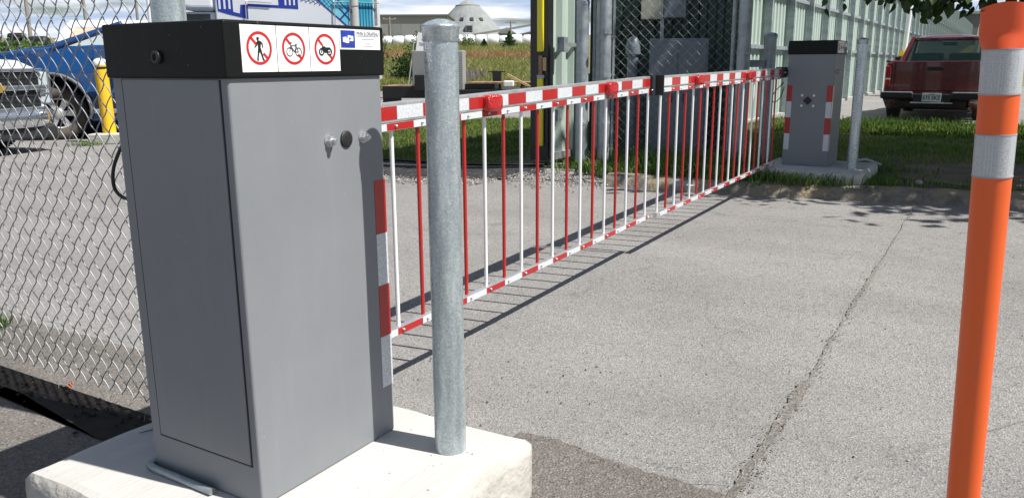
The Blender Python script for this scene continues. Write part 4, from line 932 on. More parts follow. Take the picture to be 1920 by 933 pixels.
def greenhouse(parent, paint, glass, xb0, xb1, xt0, xt1, zb, zt, hb, ht, doors=(0.5,), side_glass=True, glass_back=True, pil=.05):
    """cab top: pillars, roof and separate panes. b = at the belt line, t = at the roof"""
    def P(x0_, x1_, h_, z): return [Vector((x0_, -h_, z)), Vector((x1_, -h_, z)), Vector((x1_, h_, z)), Vector((x0_, h_, z))]
    B = P(xb0, xb1, hb, zb); T_ = P(xt0, xt1, ht, zt)
    for i in range(4):
        d = (T_[i] - B[i]); pl = MB(); pl.tube([B[i] - d * .05, B[i] + d * .5, T_[i]], [pil, pil * .9, pil * .8], 8); pl.build('pillar', paint, parent)
    rf = MB(); n = 6; vs = []
    for j in range(n + 1):
        for i in range(n + 1):
            a, b2 = i / n, j / n; x = xt0 - .03 + (xt1 - xt0 + .06) * a; y = -ht - .03 + (2 * ht + .06) * b2
            vs.append((x, y, zt - .01 + .055 * (1 - (2 * a - 1) ** 4) * (1 - (2 * b2 - 1) ** 4)))
    fs = [(j * (n + 1) + i, j * (n + 1) + i + 1, (j + 1) * (n + 1) + i + 1, (j + 1) * (n + 1) + i) for j in range(n) for i in range(n)]
    rf.add(vs, fs, True); ring = list(range(n + 1)) + [k * (n + 1) + n for k in range(1, n + 1)] + [n * (n + 1) + k for k in range(n - 1, -1, -1)] + [k * (n + 1) for k in range(n - 1, 0, -1)]
    rf.add([vs[i] for i in ring] + [(vs[i][0], vs[i][1], zt - .05) for i in ring], [(i, (i + 1) % len(ring), (i + 1) % len(ring) + len(ring), i + len(ring)) for i in range(len(ring))], True)
    rf.build('roof', paint, parent)
    def pane(a, b2, c, d, name, off):
        q = [p + off for p in (a, b2, c, d)]; nrm = (q[1] - q[0]).cross(q[3] - q[0]).normalized() * .004
        m2 = MB(); m2.add(q + [p + nrm for p in q], [(0, 1, 2, 3), (7, 6, 5, 4), (0, 4, 5, 1), (1, 5, 6, 2), (2, 6, 7, 3), (3, 7, 4, 0)]); m2.build(name, glass, parent)
    if glass_back: pane(B[0].lerp(B[3], .03), B[3].lerp(B[0], .03), T_[3].lerp(T_[0], .04), T_[0].lerp(T_[3], .04), 'rear_window', Vector((0, 0, 0)))
    pane(B[1].lerp(B[2], .03), B[2].lerp(B[1], .03), T_[2].lerp(T_[1], .04), T_[1].lerp(T_[2], .04), 'windscreen', Vector((0, 0, 0)))
    for (i, j) in ((0, 1), (3, 2)):
        pane(B[i].lerp(B[j], .04), B[j].lerp(B[i], .06), T_[j].lerp(T_[i], .06), T_[i].lerp(T_[j], .05), 'side_window', Vector((0, 0, 0)))
        for q in doors:
            m2 = MB(); m2.tube([B[i].lerp(B[j], q), T_[i].lerp(T_[j], q)], pil * .8, 8); m2.build('door_pillar', paint, parent)
    return B, T_

# --- red pickup seen from behind. local +x = forward, z=0 ground
def red_pickup():
    t_ = thing('pickup_truck', 'dark red compact pickup parked nose-in beyond the lawn, seen from behind', 'pickup truck', (7.68, 14.95, .078), az(31.5))
    half = .86; wx = (1.05, 3.75)
    m_ = MB(); lowerbody(m_, .0, 4.85, .42, 1.08, [(wx[0], .34), (wx[1], .34)], .42, half, hood=[(4.85, .85), (4.6, .98), (3.55, 1.06), (1.98, 1.08), (0, 1.08)], tumble=.05)
    m_.build('body', 'truck_red', t_, bevel=.035, seg=3)
    # bed recess rim
    MB().box(.07, 1.9, -half + .1, half - .1, 1.078, 1.086).build('bed_opening', 'dark_trim', t_)
    MB().box(.02, 1.95, -half + .03, -half + .10, 1.082, 1.118).build('bed_rail', 'truck_red', t_, bevel=.012); MB().box(.02, 1.95, half - .10, half - .03, 1.082, 1.118).build('bed_rail', 'truck_red', t_, bevel=.012)
    tg = MB().box(-.022, .05, -.70, .70, .57, 1.10).build('tailgate', 'truck_red', t_, bevel=.014, seg=3)
    MB().box(-.030, -.021, -.13, .13, .93, 1.0).build('tailgate_handle', 'black_rubber', tg, bevel=.006)
    for s_ in (-1, 1):
        MB().box(-.02, .14, s_ * .715, s_ * .822, .64, 1.02).build('tail_light', 'tail_red', t_, bevel=.02, seg=3)
        MB().box(-.024, -.019, s_ * .72, s_ * .815, .77, .80).build('reverse_lens', 'plate_white', t_)
    # badges: local -x faces the camera, left side of the truck (+y) is at the left of the picture
    lettering('SONOMA', .062, 'grey_trim', tg, (-.0235, .56, .665), (R(90), 0, R(-90)), sx=1.35, depth=.0015, bold=.001, name='badge')
    MB().box(-.15, -.02, -.86, -.30, .43, .545).build('bumper', 'dark_trim', t_, bevel=.03, seg=3); MB().box(-.15, -.02, .30, .86, .43, .545).build('bumper', 'dark_trim', t_, bevel=.03, seg=3)
    MB().box(-.155, -.03, -.87, -.33, .535, .556).build('bumper_pad', 'aluminium', t_, bevel=.006); MB().box(-.155, -.03, .33, .87, .535, .556).build('bumper_pad', 'aluminium', t_, bevel=.006)
    MB().box(-.13, -.02, -.30, .30, .37, .52).build('bumper_step', 'dark_trim', t_, bevel=.01)
    MB().box(-.160, -.03, -.34, .34, .350, .372).build('step_plate', 'aluminium', t_, bevel=.004)
    pt = MB().box(-.140, -.131, -.155, .155, .385, .535).build('licence_plate', 'plate_white', t_, bevel=.003)
    lettering('E75 SKZ', .098, 'plate_ink', pt, (-.1415, 0, .452), (R(90), 0, R(-90)), sx=.82, depth=.001, bold=.0012)
    MB().box(-.1425, -.140, -.05, .05, .512, .524).build('plate_legend', 'plate_ink', pt)
    MB().box(.10, 4.7, -.55, .55, .28, .42).build('chassis', 'black_metal', t_)
    ex = MB(); ex.tube([(.6, -.52, .30), (.1, -.60, .28), (-.03, -.62, .27)], .028, 14); ex.build('exhaust', 'chrome', t_)
    B, T_ = greenhouse(t_, 'truck_red', 'car_glass', 1.98, 3.75, 2.22, 3.02, 1.07, 1.575, .78, .62, doors=(.25,), pil=.045)
    # cab interior seen through the rear window
    st = MB(); st.box(2.35, 2.5, -.62, -.05, .8, 1.26); st.box(2.35, 2.5, .05, .62, .8, 1.26); st.build('seat_back', 'seat_cloth', t_, bevel=.04, seg=3)
    MB().box(3.3, 3.6, -.7, .7, .9, 1.14).build('dashboard', 'seat_cloth', t_, bevel=.03)
    sw = MB(); sw.lathe([(.17, -.012), (.19, 0), (.17, .012), (.155, 0), (.17, -.012)], 28, T=Matrix.Translation((3.12, .34, 1.10)) @ Matrix.Rotation(R(68), 4, 'Y')); sw.build('steering_wheel', 'black_rubber', t_)
    MB().box(3.05, 3.1, -.13, .13, 1.42, 1.49).build('rear_view_mirror', 'black_rubber', t_, bevel=.01)
    for s_ in (-1, 1):
        mr = MB(); mr.box(3.25, 3.35, s_ * .92, s_ * 1.06, 1.05, 1.2); mr.box(3.28, 3.32, s_ * .80, s_ * .93, 1.09, 1.13); mr.build('door_mirror', 'black_rubber', t_, bevel=.015)
    for x in wx:
        for s_ in (-1, 1): wheel(t_, x, s_ * (half - .12), .335, .21, s_, spokes=5)
    return t_
red_pickup()

# --- blue pickup behind the fence, pointing left
def blue_pickup():
    t_ = thing('pickup_truck', 'bright blue heavy-duty pickup pointing left, behind the yellow bollard', 'pickup truck', (-7.52, 14.25, 0), az(-97))
    t_.scale = (1.05, 1.05, 1.05)
    half = .98; wx = (0.0, -3.75)     # front axle at x=0, forward = +x
    hood = [(1.02, 1.02), (.98, 1.20), (.70, 1.335), (.0, 1.40), (-.62, 1.44), (-4.72, 1.42), (-4.72, 1.42)]
    m_ = MB(); prof = [(-4.72, .55)] + arc(-3.75, .46, .52, 200, -20, 18) + arc(0, .46, .53, 200, -20, 18) + [(1.02, .50)]
    poly = prof + hood[:-1]; n = len(poly); vs = []
    for yy in (-half, half):
        for (a, c) in poly:
            k = .10 * (1 if c > 1.3 else 0) + (.02 if c < .7 else 0) + (.10 if a > .9 else 0); vs.append((a, yy - math.copysign(k, yy), c))
    m_.add(vs, [tuple(range(n)), tuple(range(2 * n - 1, n - 1, -1))] + [(i, i + n, (i + 1) % n + n, (i + 1) % n) for i in range(n)])
    m_.build('body', 'truck_blue', t_, bevel=.05, seg=4)
    hb = MB(); hb.prism([(.76, 1.315), (.2, 1.38), (.0, 1.40), (.0, 1.445), (.2, 1.43), (.66, 1.36)], -.62, .62); hb.build('bonnet_bulge', 'truck_blue', t_, bevel=.025, seg=3)
    # wheel-arch trim (visible side is the driver's side = +y when pointing left, facing the camera)
    for s_ in (-1, 1):
        ar = MB(); pts = arc(0, .46, .545, 195, -15, 24); ar.tube([(a, s_ * (half - .005), c) for a, c in pts], .028, 8); ar.build('arch_trim', 'grey_trim', t_)
        ar = MB(); pts = arc(-3.75, .46, .545, 195, -15, 24); ar.tube([(a, s_ * (half - .005), c) for a, c in pts], .028, 8); ar.build('arch_trim', 'grey_trim', t_)
        MB().box(-3.2, -.6, s_ * (half - .02), s_ * (half + .06), .40, .47).build('running_board', 'aluminium', t_, bevel=.015)
        MB().box(-3.3, -.6, s_ * (half - .03), s_ * (half + .008), .52, .62).build('sill', 'dark_trim', t_, bevel=.01)
        dr = MB(); dr.box(-1.78, -.66, s_ * half - s_ * .02, s_ * half + s_ * .006, .64, 1.36); d_ = dr.build('door', 'truck_blue', t_, bevel=.012)
        MB().box(-1.70, -1.54, s_ * (half + .005), s_ * (half + .03), 1.20, 1.235).build('handle', 'truck_blue', d_, bevel=.008)
        dr = MB(); dr.box(-2.85, -1.80, s_ * half - s_ * .02, s_ * half + s_ * .006, .64, 1.36); d_ = dr.build('door', 'truck_blue', t_, bevel=.012)
        MB().box(-2.78, -2.62, s_ * (half + .005), s_ * (half + .03), 1.20, 1.235).build('handle', 'truck_blue', d_, bevel=.008)
        mr = MB(); mr.box(-1.24, -1.10, s_ * 1.08, s_ * 1.24, 1.36, 1.60); mr.box(-1.20, -1.14, s_ * .93, s_ * 1.10, 1.40, 1.46); mr.build('door_mirror', 'dark_trim', t_, bevel=.03, seg=3)
    lettering('PIVIN', .17, 'white_plastic', t_, (-1.10, half + .012, 1.16), (R(90), 0, R(180)), depth=.002, name='door_lettering', bold=.003)
    lettering('DRAPEAU', .10, 'white_plastic', t_, (-1.16, half + .012, .98), (R(90), 0, R(180)), depth=.002, name='door_lettering', bold=.001)
    # grille and front bumper
    MB().box(1.0, 1.06, -.78, .78, .78, 1.18).build('grille', 'black_metal', t_, bevel=.02); MB().box(.92, 1.16, -.95, .95, .48, .72).build('bumper', 'chrome', t_, bevel=.04, seg=3)
    for s_ in (-1, 1): MB().box(.90, 1.04, s_ * .80, s_ * .95, .85, 1.12).build('headlight', 'silver_glass', t_, bevel=.03)
    for y in (.45, .0, -.45): MB().box(-1.6, -1.54, y - .04, y + .04, 1.81, 1.835).build('roof_lamp', 'gold', t_, bevel=.006)
    MB().box(-4.6, .8, -.6, .6, .4, .62).build('chassis', 'black_metal', t_)
    for s_ in (-1, 1): 
        wl = MB(); wl.lathe([(.50, -.3), (.50, 0), (.0001, 0)], 24, T=Matrix.Translation((0, s_ * .62, .46)) @ Matrix.Rotation(R(-90 * s_), 4, 'X')); wl.build('wheel_well', 'seam_black', t_)
    greenhouse(t_, 'truck_blue', 'silver_glass', -3.0, -.10, -2.75, -1.05, 1.42, 1.76, .86, .72, doors=(.5,), pil=.055)
    for x in wx:
        for s_ in (-1, 1): wheel(t_, x, s_ * (half - .16), .405, .28, s_, turn=(R(24) if x == 0 else 0), tmat='tyre', rmat='aluminium', spokes=6)
    return t_
blue_pickup()

# --- white pickup, front corner only in view
def white_pickup():
    t_ = thing('pickup_truck', 'white pickup with a chrome grille and gold cross badge, cut by the left edge', 'pickup truck', (-6.87, 10.85, 0), az(104))
    half = .98
    m_ = MB(); hoodp = [(.03, .92), (.0, 1.16), (-.35, 1.26), (-1.5, 1.33), (-5.4, 1.33)]
    prof = [(-5.4, .5)] + arc(-4.4, .44, .5, 200, -20, 14) + arc(-.95, .44, .5, 200, -20, 14) + [(.03, .50)]
    poly = prof + hoodp; n = len(poly); vs = []
    for yy in (-half, half):
        for (a, c) in poly:
            k = (.10 if c > 1.15 else 0) + (.10 if a > -.1 else 0); vs.append((a, yy - math.copysign(k, yy), c))
    m_.add(vs, [tuple(range(n)), tuple(range(2 * n - 1, n - 1, -1))] + [(i, i + n, (i + 1) % n + n, (i + 1) % n) for i in range(n)])
    m_.build('body', 'truck_white', t_, bevel=.06, seg=4)
    g = MB(); g.box(.03, .07, -.74, .74, .62, 1.13); go = g.build('grille', 'black_metal', t_, bevel=.01)
    for zz in (.66, .72, .78, .96, 1.02, 1.08): MB().box(.07, .078, -.70, .70, zz - .006, zz + .006).build('grille_slat', 'dark_trim', go)
    for k in range(24): MB().box(.068, .076, -.70 + k * .06, -.692 + k * .06, .63, 1.12).build('grille_slat', 'dark_trim', go)
    MB().box(.06, .115, -.86, .86, .855, .925).build('grille_bar', 'chrome', t_, bevel=.015, seg=3)
    MB().box(.05, .10, -.80, .80, 1.10, 1.15).build('grille_frame', 'chrome', t_, bevel=.015); MB().box(.05, .12, -.80, .80, .57, .63).build('grille_frame', 'chrome', t_, bevel=.015)
    bt = MB(); bt.prism([(-.14, .865), (-.075, .865), (-.06, .835), (.07, .835), (.055, .865), (.14, .865), (.115, .925), (.06, .925), (.07, .955), (-.055, .955), (-.065, .925), (-.12, .925)], .117, .130, 'YZ'); bt.build('cross_badge', 'gold', t_, bevel=.003)
    for s_ in (-1, 1):
        MB().box(-.08, .05, s_ * .76, s_ * .93, .80, 1.10).build('headlight', 'silver_glass', t_, bevel=.03, seg=3); MB().box(-.10, .045, s_ * .77, s_ * .95, .66, .78).build('turn_lamp', 'silver_glass', t_, bevel=.02)
        MB().box(.0, .06, s_ * .93, s_ * .965, .62, 1.14).build('headlight_trim', 'chrome', t_, bevel=.01)
    bp = MB(); n_ = 14; 
    vs = []
    for i in range(n_ + 1):
        a = -1 + 2 * i / n_; y = a * 1.0; x = .19 - .22 * abs(a) ** 4
        for (dx, z_) in ((0, .36), (.03, .40), (.035, .50), (.02, .58), (-.06, .60)): vs.append((x + dx, y, z_))
    bp.add(vs, [(i * 5 + k, i * 5 + k + 1, (i + 1) * 5 + k + 1, (i + 1) * 5 + k) for i in range(n_) for k in range(4)], True); bp.build('bumper', 'chrome', t_)
    MB().box(.0, .15, -.9, .9, .20, .37).build('air_dam', 'dark_trim', t_, bevel=.03); MB().box(.10, .2, -.5, .5, .43, .50).build('bumper_intake', 'black_metal', t_, bevel=.01)
    MB().box(-5.0, -.1, -.6, .6, .3, .5).build('chassis', 'black_metal', t_)
    greenhouse(t_, 'truck_white', 'dark_glass', -3.4, -1.35, -3.1, -1.95, 1.32, 1.86, .84, .68, doors=(.5,), pil=.055)
    for x in (-.95, -4.4):
        for s_ in (-1, 1): wheel(t_, x, s_ * (half - .15), .40, .26, s_)
    return t_
white_pickup()

# --- white cube van with printed sides
def cube_van():
    t_ = thing('cube_van', 'tall white cube van with blue logo and cyan fence print on its side', 'van', (-2.72, 17.1, 0), az(-96))
    # local +x forward (left in the picture); rear at x=0; visible side is +y
    Lb = 2.95; half = 1.05
    MB().box(0, Lb, -half, half, .85, 3.3).build('cargo_box', 'white_paint', t_, bevel=.03)
    n = 14; m_ = MB(); vs = []     # rounded nose over the cab
    prof = [(Lb + .0, 2.165), (Lb + .45, 2.17), (Lb + .85, 2.25), (Lb + 1.12, 2.42), (Lb + 1.20, 2.65), (Lb + 1.10, 2.95), (Lb + .7, 3.2), (Lb, 3.28)]
    m_.prism(prof, -half + .02, half - .02); m_.build('nose', 'white_paint', t_, bevel=.10, seg=5)
    cp = MB(); cp.prism([(Lb + .02, .7), (Lb + .02, 2.16), (Lb + .75, 2.16), (Lb + 1.3, 1.45), (Lb + 2.1, 1.30), (Lb + 2.25, 1.1), (Lb + 2.25, .55), (Lb + 1.95, .55), (Lb + 1.7, .95), (Lb + 1.3, .95), (Lb + 1.05, .55)], -.95, .95); cp.build('cab', 'white_paint', t_, bevel=.05, seg=3)
    for s_ in (1, -1): sw = MB(); sw.prism([(Lb + .12, 1.42), (Lb + .12, 2.12), (Lb + .72, 2.12), (Lb + 1.15, 1.56), (Lb + 1.1, 1.42)], s_ * .951, s_ * .956); sw.build('side_window', 'dark_glass', t_)
    ws_ = MB(); ws_.prism([(Lb + .80, 2.06), (Lb + 1.30, 1.48), (Lb + 1.305, 1.485), (Lb + .805, 2.065)], -.85, .85); ws_.build('windscreen', 'dark_glass', t_)
    MB().box(0.1, Lb + 1.9, -.5, .5, .5, .85).build('chassis', 'black_metal', t_)
    for x in (.75, Lb + 1.5):
        for s_ in (-1, 1): wheel(t_, x, s_ * .85, .38, .22, s_, spokes=5)
    # side graphics as thin film: helper in side coordinates (a = metres from the rear going forward, c = height)
    def film(name, poly, mt, off, lab=None):
        m2 = MB(); m2.prism(poly, half + off, half + off + .0015); o = m2.build(name, mt, t_); return o
    film('print_cyan', [(0.02, 1.2), (0.02, 3.2), (1.95, 3.2), (1.30, 2.62), (.60, 1.98), (.2, 1.6)], 'cyan_print', .001)
    m2 = MB()
    def strip(a, b_, wd, off=.003):
        a, b_ = Vector(a), Vector(b_); d = (b_ - a).normalized(); n2 = Vector((-d.y, d.x)) * wd / 2
        m2.prism([tuple(a + n2), tuple(b_ + n2), tuple(b_ - n2), tuple(a - n2)], half + off, half + off + .001)
    strip((1.98, 3.2), (.16, 1.56), .022); strip((1.35, 3.0), (.35, 2.05), .014)
    for k in range(9): strip((.05 + k * .055, 1.3), (.05 + k * .055, 2.33 - .02 * (k % 2)), .014)
    strip((.03, 2.22), (.52, 2.22), .018); strip((.42, 1.95), (.66, 2.22), .03); strip((.66, 2.0), (.42, 2.25), .03)
    for k in range(11):
        strip((.50 + k * .085, 2.16 + k * .02), (.78 + k * .075, 2.52), .008); strip((.78 + k * .085, 2.2 + k * .02), (.55 + k * .08, 2.46), .008)
    m2.build('print_fence', 'navy_print', t_)
    # logo
    film('logo_blue', [(2.93, 3.0), (2.90, 2.16), (2.70, 2.10), (2.35, 2.02), (2.35, 2.28), (2.48, 2.28), (2.50, 2.12), (2.62, 2.15), (2.62, 3.0)], 'sign_blue', .002)
    film('logo_blue', [(2.35, 2.30), (2.35, 2.25), (1.42, 2.20), (1.42, 3.0), (1.78, 3.0), (1.78, 2.27)], 'sign_blue', .002)
    for x in (2.68, 2.77, 2.86): film('logo_stripe', [(x - .018, 2.20), (x + .018, 2.20), (x + .018, 3.05), (x - .018, 3.05)], 'white_paint', .0045)
    for x in (1.49, 1.57, 1.65): film('logo_stripe', [(x - .016, 2.27), (x + .016, 2.27), (x + .016, 3.05), (x - .016, 3.05)], 'white_paint', .0045)
    lettering('PIVIN & DRAPEAU', .30, 'sign_blue', t_, (1.55, half + .004, 1.79), (R(90), 0, R(180)), depth=.001, bold=.006, name='van_lettering')
    rl = MB()
    for x0_, x1_ in ((2.38, 2.30), (.74, .30)):
        rl.tube(smooth_path([(x0_, half + .03, 1.2), (x0_, half + .03, 2.25), (x0_ - .06, half + .03, 2.33), (x1_ - .4, half + .03, 2.31)]), .01, 6)
    rl.build('side_rail', 'aluminium', t_)
    MB().box(-.05, .0, .95, 1.04, 1.9, 2.6).build('door_bar', 'galvanised_dull', t_)
    return t_
cube_van()

# ------------------------------------------------------------------ yellow bollard on its concrete block
yb = thing('bollard', 'yellow steel bollard with a reflective band on a broken concrete kerb block', 'bollard', (-6.33, 12.75, 0))
m_ = MB(); m_.tube([(0.03, 0, .10), (0, 0, 1.22)], .098, 28); m_.build('sleeve', 'yellow_paint', yb)
m_ = MB(); m_.lathe([(.1005, 1.19), (.1005, 1.24), (.08, 1.27), (.04, 1.29), (.0001, 1.295)], 28); m_.build('cap', 'white_paint', yb)
m_ = MB(); m_.lathe([(.1003, 1.125), (.1003, 1.165)], 28); m_.build('band', 'black_rubber', yb)
m_ = MB(); m_.box(-.12, .12, -.12, .12, 0, .02); m_.build('base_plate', 'rusty', yb).location = (.03, 0, .10)
kb = MB(); kb.box(-.18, .42, -.16, .14, 0, .155)
tag(kb.build('kerb_block', 'concrete_side', loc=(-6.33, 12.62, 0), bevel=.015), 'grey concrete kerb block at the foot of the yellow bollard', 'kerb block')
P_ = np.array([tuple(Vector((-6.45 + random.gauss(0, .12), 12.3 + random.gauss(0, .08), 0))) for i in range(160)])
tag(blades('weed_clump', P_, .10, .006, 'grass_long', 1.2, kind=None), 'weeds growing in front of the yellow bollard block', 'weed')

# ------------------------------------------------------------------ trailer with steel, tool box
tr = thing('flatbed_trailer', 'low black flatbed trailer loaded with rusty steel plates', 'trailer', (-3.45, 22.0, 0), R(-8))
MB().box(0, 5.6, 0, 2.2, .36, .50).build('deck', 'black_metal', tr, bevel=.01)
MB().box(0, 1.9, -.02, 1.2, .502, .62).build('plate_stack', 'rusty', tr, bevel=.01)
MB().box(0.02, 2.0, -.05, -.021, .30, .60).build('side_beam', 'black_metal', tr)
MB().box(1.95, 5.6, -.06, -.01, .34, .44).build('side_beam', 'black_metal', tr)
MB().box(2.3, 5.4, .2, 1.1, .66, .70).build('steel_plate', 'rusty', tr)
MB().box(2.2, 3.0, .3, 1.0, .502, .655).build('bearer', 'black_metal', tr); MB().box(3.7, 5.0, .3, 1.0, .502, .655).build('bearer', 'black_metal', tr)
MB().box(4.25, 5.6, 1.3, 1.42, .502, .90).build('side_beam', 'black_metal', tr)
MB().box(2.78, 3.02, 1.3, 1.45, .502, .98).build('stake', 'black_metal', tr); MB().box(2.66, 3.14, 1.34, 1.40, .94, .97).build('stake_bar', 'black_metal', tr)
MB().box(.0, .5, .02, .08, 0, .36).build('landing_leg', 'black_metal', tr)
for x in (3.9, 4.7): wheel(tr, x, -.15, .30, .2, -1, spokes=5); wheel(tr, x, 2.3, .30, .2, 1, spokes=5)
tb = MB(); T = Matrix.Translation((3.7, -.1, .74)) @ Matrix.Rotation(R(28), 4, 'Y'); tb.box(-.35, .35, -.05, .05, -.03, .03, T); tb.build('timber_baulk', 'timber', tr)
tg_ = MB(); tg_.box(3.28, 3.55, .0, .15, .58, .74); tg_.build('ratchet', 'white_plastic', tr, bevel=.03)
tbx = thing('tool_box', 'tall grey aluminium tool box with chequer plate edge standing on the trailer', 'tool box', (-2.62, 21.85, .50), R(-6))
MB().box(0, 1.36, .0, .55, 0, 1.02).build('body', 'steel_cladding', tbx, bevel=.02)
for x in (.50, 1.24): 
    cp_ = MB().box(x, x + .10 + (.02 if x > 1 else 0), -.012, -.001, .02, 1.0).build('chequer_strip', 'aluminium', tbx)
dots = MB()
for i in range(3):
    for j in range(20): dots.box(1.255 + i * .035, 1.275 + i * .035, -.018, -.0125, .04 + j * .048, .062 + j * .048)
dots.build('chequer_pattern', 'grey_trim', tbx)
kk = MB(); kk.box(.12, .62, -.30, -.04, 0, .40); kk.build('step_box', 'black_metal', tbx, bevel=.02)

# ------------------------------------------------------------------ field: weeds, bushes, sign, poles
def wedge_points(n, y0, y1, xa, xb):
    """random ground points between two sight-lines slopes, y0..y1, denser near"""
    y = y0 + (y1 - y0) * rng.random(n) ** 1.25; x = (xa + (xb - xa) * rng.random(n)) * y
    z = np.array([gz(v) for v in y]); return np.stack([x, y, z], 1)
def noise_mask(P, s, thr, off=0):
    return np.array([mnoise.noise((p[0] * s, p[1] * s + off, off)) > thr for p in P])
P_ = wedge_points(75000, 35.5, 93, -.20, .075)
far = (P_[:, 1] > 60) & (P_[:, 1] < 80); k = noise_mask(P_, .06, -.15) & far
blades('meadow_grass', P_[~k], .60, .020, 'weeds', .7)
blades('dry_sorrel', P_[k], .70, .026, 'weeds_dry', .5)
P_ = wedge_points(9000, 35.5, 92, -.74, -.20); blades('meadow_grass', P_, 1.0, .05, 'weeds', .5)
P_ = np.stack([rng.normal(-1.85, .35, 200), rng.normal(38, .8, 200), np.full(200, .2)], 1); blades('violet_flowers', P_, .85, .03, 'weeds_violet', .4)
def bush(label, x, y, r, h, n, mt='leaf_bush', size=.16, group=None, name='bush', cat='bush'):
    t_ = thing(name, label, cat, (x, y, gz(y)), 0, group)
    st = MB()
    for k in range(5):
        a = k * 1.3; st.tube([(0, 0, -.1), (r * .35 * math.cos(a), r * .35 * math.sin(a), h * .45), (r * .6 * math.cos(a), r * .6 * math.sin(a), h * .8)], [.05, .03, .01], 5)
    st.build('stem', 'bark', t_)
    u = rng.normal(size=(n, 3)); u /= np.linalg.norm(u, axis=1)[:, None]; rad = rng.random(n) ** .45
    lump = np.array([1 + .35 * mnoise.noise((q[0] * 2.2 + x, q[1] * 2.2, q[2] * 2.2)) for q in u])
    C = u * (rad * lump)[:, None] * np.array([r, r, h * .5]) + np.array([0, 0, h * .52]); leafcloud('foliage', C, size, mt, t_)
    return t_
def conifer(label, x, y, r, h):
    t_ = thing('conifer', label, 'conifer', (x, y, gz(y)), 0, 'small conifers at the edge of the field')
    m_ = MB(); m_.tube([(0, 0, -.1), (0, 0, h)], [r * .09, .01], 7); m_.build('trunk', 'bark', t_)
    n = 1100; z = rng.random(n) ** 1.3; a = rng.uniform(0, 6.283, n); rr = r * (1 - z) * (.35 + .65 * rng.random(n)) * (1 + .25 * np.sin(z * 40)); C = np.stack([rr * np.cos(a), rr * np.sin(a), h * (.04 + .96 * z) - rr * .18], 1)
    leafcloud('foliage', C, .22, 'leaf_conifer', t_); return t_
conifer('small conifer right of the thin pole, in front of the white bales', -.15, 84, 1.15, 1.75)
conifer('small conifer left of the tallest one, before the white bales', -2.7, 84, .6, 1.0)
bush('bushy shrub behind the galvanised post at the field edge', -6.3, 84, .8, 1.5, 500, 'leaf_conifer')
bush('low green shrub in front of the white bales by the middle pole', -4.4, 84, 1.0, 1.3, 500)
bush('large leafy shrub behind the small field sign', -4.1, 37.5, .85, 2.3, 1100, 'leaf_bush', .13)
bush('darker shrub left of the small field sign', -4.9, 38.5, .8, 1.5, 900, 'leaf_conifer', .13)
bush('scrubby bush at the left edge of the gap beside the van', -7.25, 46, .6, 2.6, 260, 'leaf_bush', .13)
for (x, y, r, h, lab) in ((-26, 38, 2.6, 2.15, 'leafy green shrub behind the white pickup'), (-22.4, 37, 1.7, 2.25, 'broad green shrub under the black tanks'), (-19.6, 38, 1.0, 2.0, 'round green shrub beside the orange-roofed shed'), (-24.3, 36, 1.0, 2.5, 'tall green shrub at the left edge of the picture'), (-24, 42, 2.6, 2.1, 'yellow-green shrub behind the blue pickup bonnet')):
    bush(lab, x, y, r, h, 2200, 'leaf_bush', .2, group='shrubs behind the parked pickups')

sg = thing('field_sign', 'small white notice on a thin leaning post at the edge of the field', 'sign', (-3.98, 33.2, .0))
m_ = MB(); m_.tube([(-.22, 0, 0), (.12, 0, 2.1)], .022, 8); m_.build('post', 'lamp_stub', sg)
MB().box(-.09, .34, -.03, -.024, 1.70, 2.42).build('board', 'white_plastic', sg).rotation_euler = (0, R(9), 0)
mk = MB(); 
for z_, w_ in ((2.24, .07), (2.16, .12), (2.02, .20), (1.98, .16), (1.94, .18)): mk.box(.20 - w_, .20 + w_ * .3, -.037, -.031, z_, z_ + .02)
mk.build('notice_marks', 'sign_grey', sg).rotation_euler = (0, R(9), 0)

# utility poles
def pole(label, x, y, h, r=.14, arms=1, mt='pole_wood', group='utility poles'):
    t_ = thing('utility_pole', label, 'pole', (x, y, gz(y)), random.uniform(-.3, .3), group)
    m_ = MB(); m_.tube([(0, 0, -.3), (0, 0, h)], [r, r * .7], 10); m_.build('shaft', mt, t_)
    for k in range(arms):
        z_ = h - .3 - k * .9; a_ = MB().box(-.9, .9, -.05, .05, z_ - .06, z_ + .06).build('cross_arm', mt, t_)
        for q in (-.8, 0, .8): i_ = MB(); i_.lathe([(.05, 0), (.06, .06), (.03, .14)], 8, c=(q, 0, z_ + .06)); i_.build('insulator', 'lamp_stub', a_)
    return t_
pole('utility pole in front of the long grey warehouse, left of the guard post', -17.1, 118, 3.9, .16, 1)
pole('utility pole standing before the grey dome', 0.0, 130, 3.5, .16, 1)
pole('leaning light pole left of the blue pickup cab, thickest at left', -18.0, 48, 9, .12, 1)
pole('utility pole above the orange-roofed shed', -33.5, 66, 10, .14, 2); pole('utility pole behind the shed roof', -28.5, 64, 9, .12, 1); pole('short pole beside the black tanks', -41.5, 72, 9, .14, 1); pole('thin pole at left behind the shrubs', -46, 80, 8, .14, 1)
wp = thing('flag_pole', 'white painted pole standing left of the galvanised fence post', 'pole', (-12.9, 30, 0)); m_ = MB(); m_.tube([(0, 0, 0), (0, 0, 7)], .085, 16); m_.build('shaft', 'white_paint', wp); m_ = MB(); m_.lathe([(.10, 6.98), (.12, 7.05), (.0001, 7.15)], 16); m_.build('finial', 'lamp_stub', wp); MB().box(-.15, .15, -.15, .15, 0, .04).build('base_plate', 'lamp_stub', wp)
cp2 = thing('concrete_pole', 'pale concrete pole in front of the cube van print', 'pole', (-2.52, 13.5, 0)); m_ = MB(); m_.tube([(0, 0, 0), (0, 0, 7.0)], [.073, .065], 20); m_.build('shaft', 'concrete', cp2)
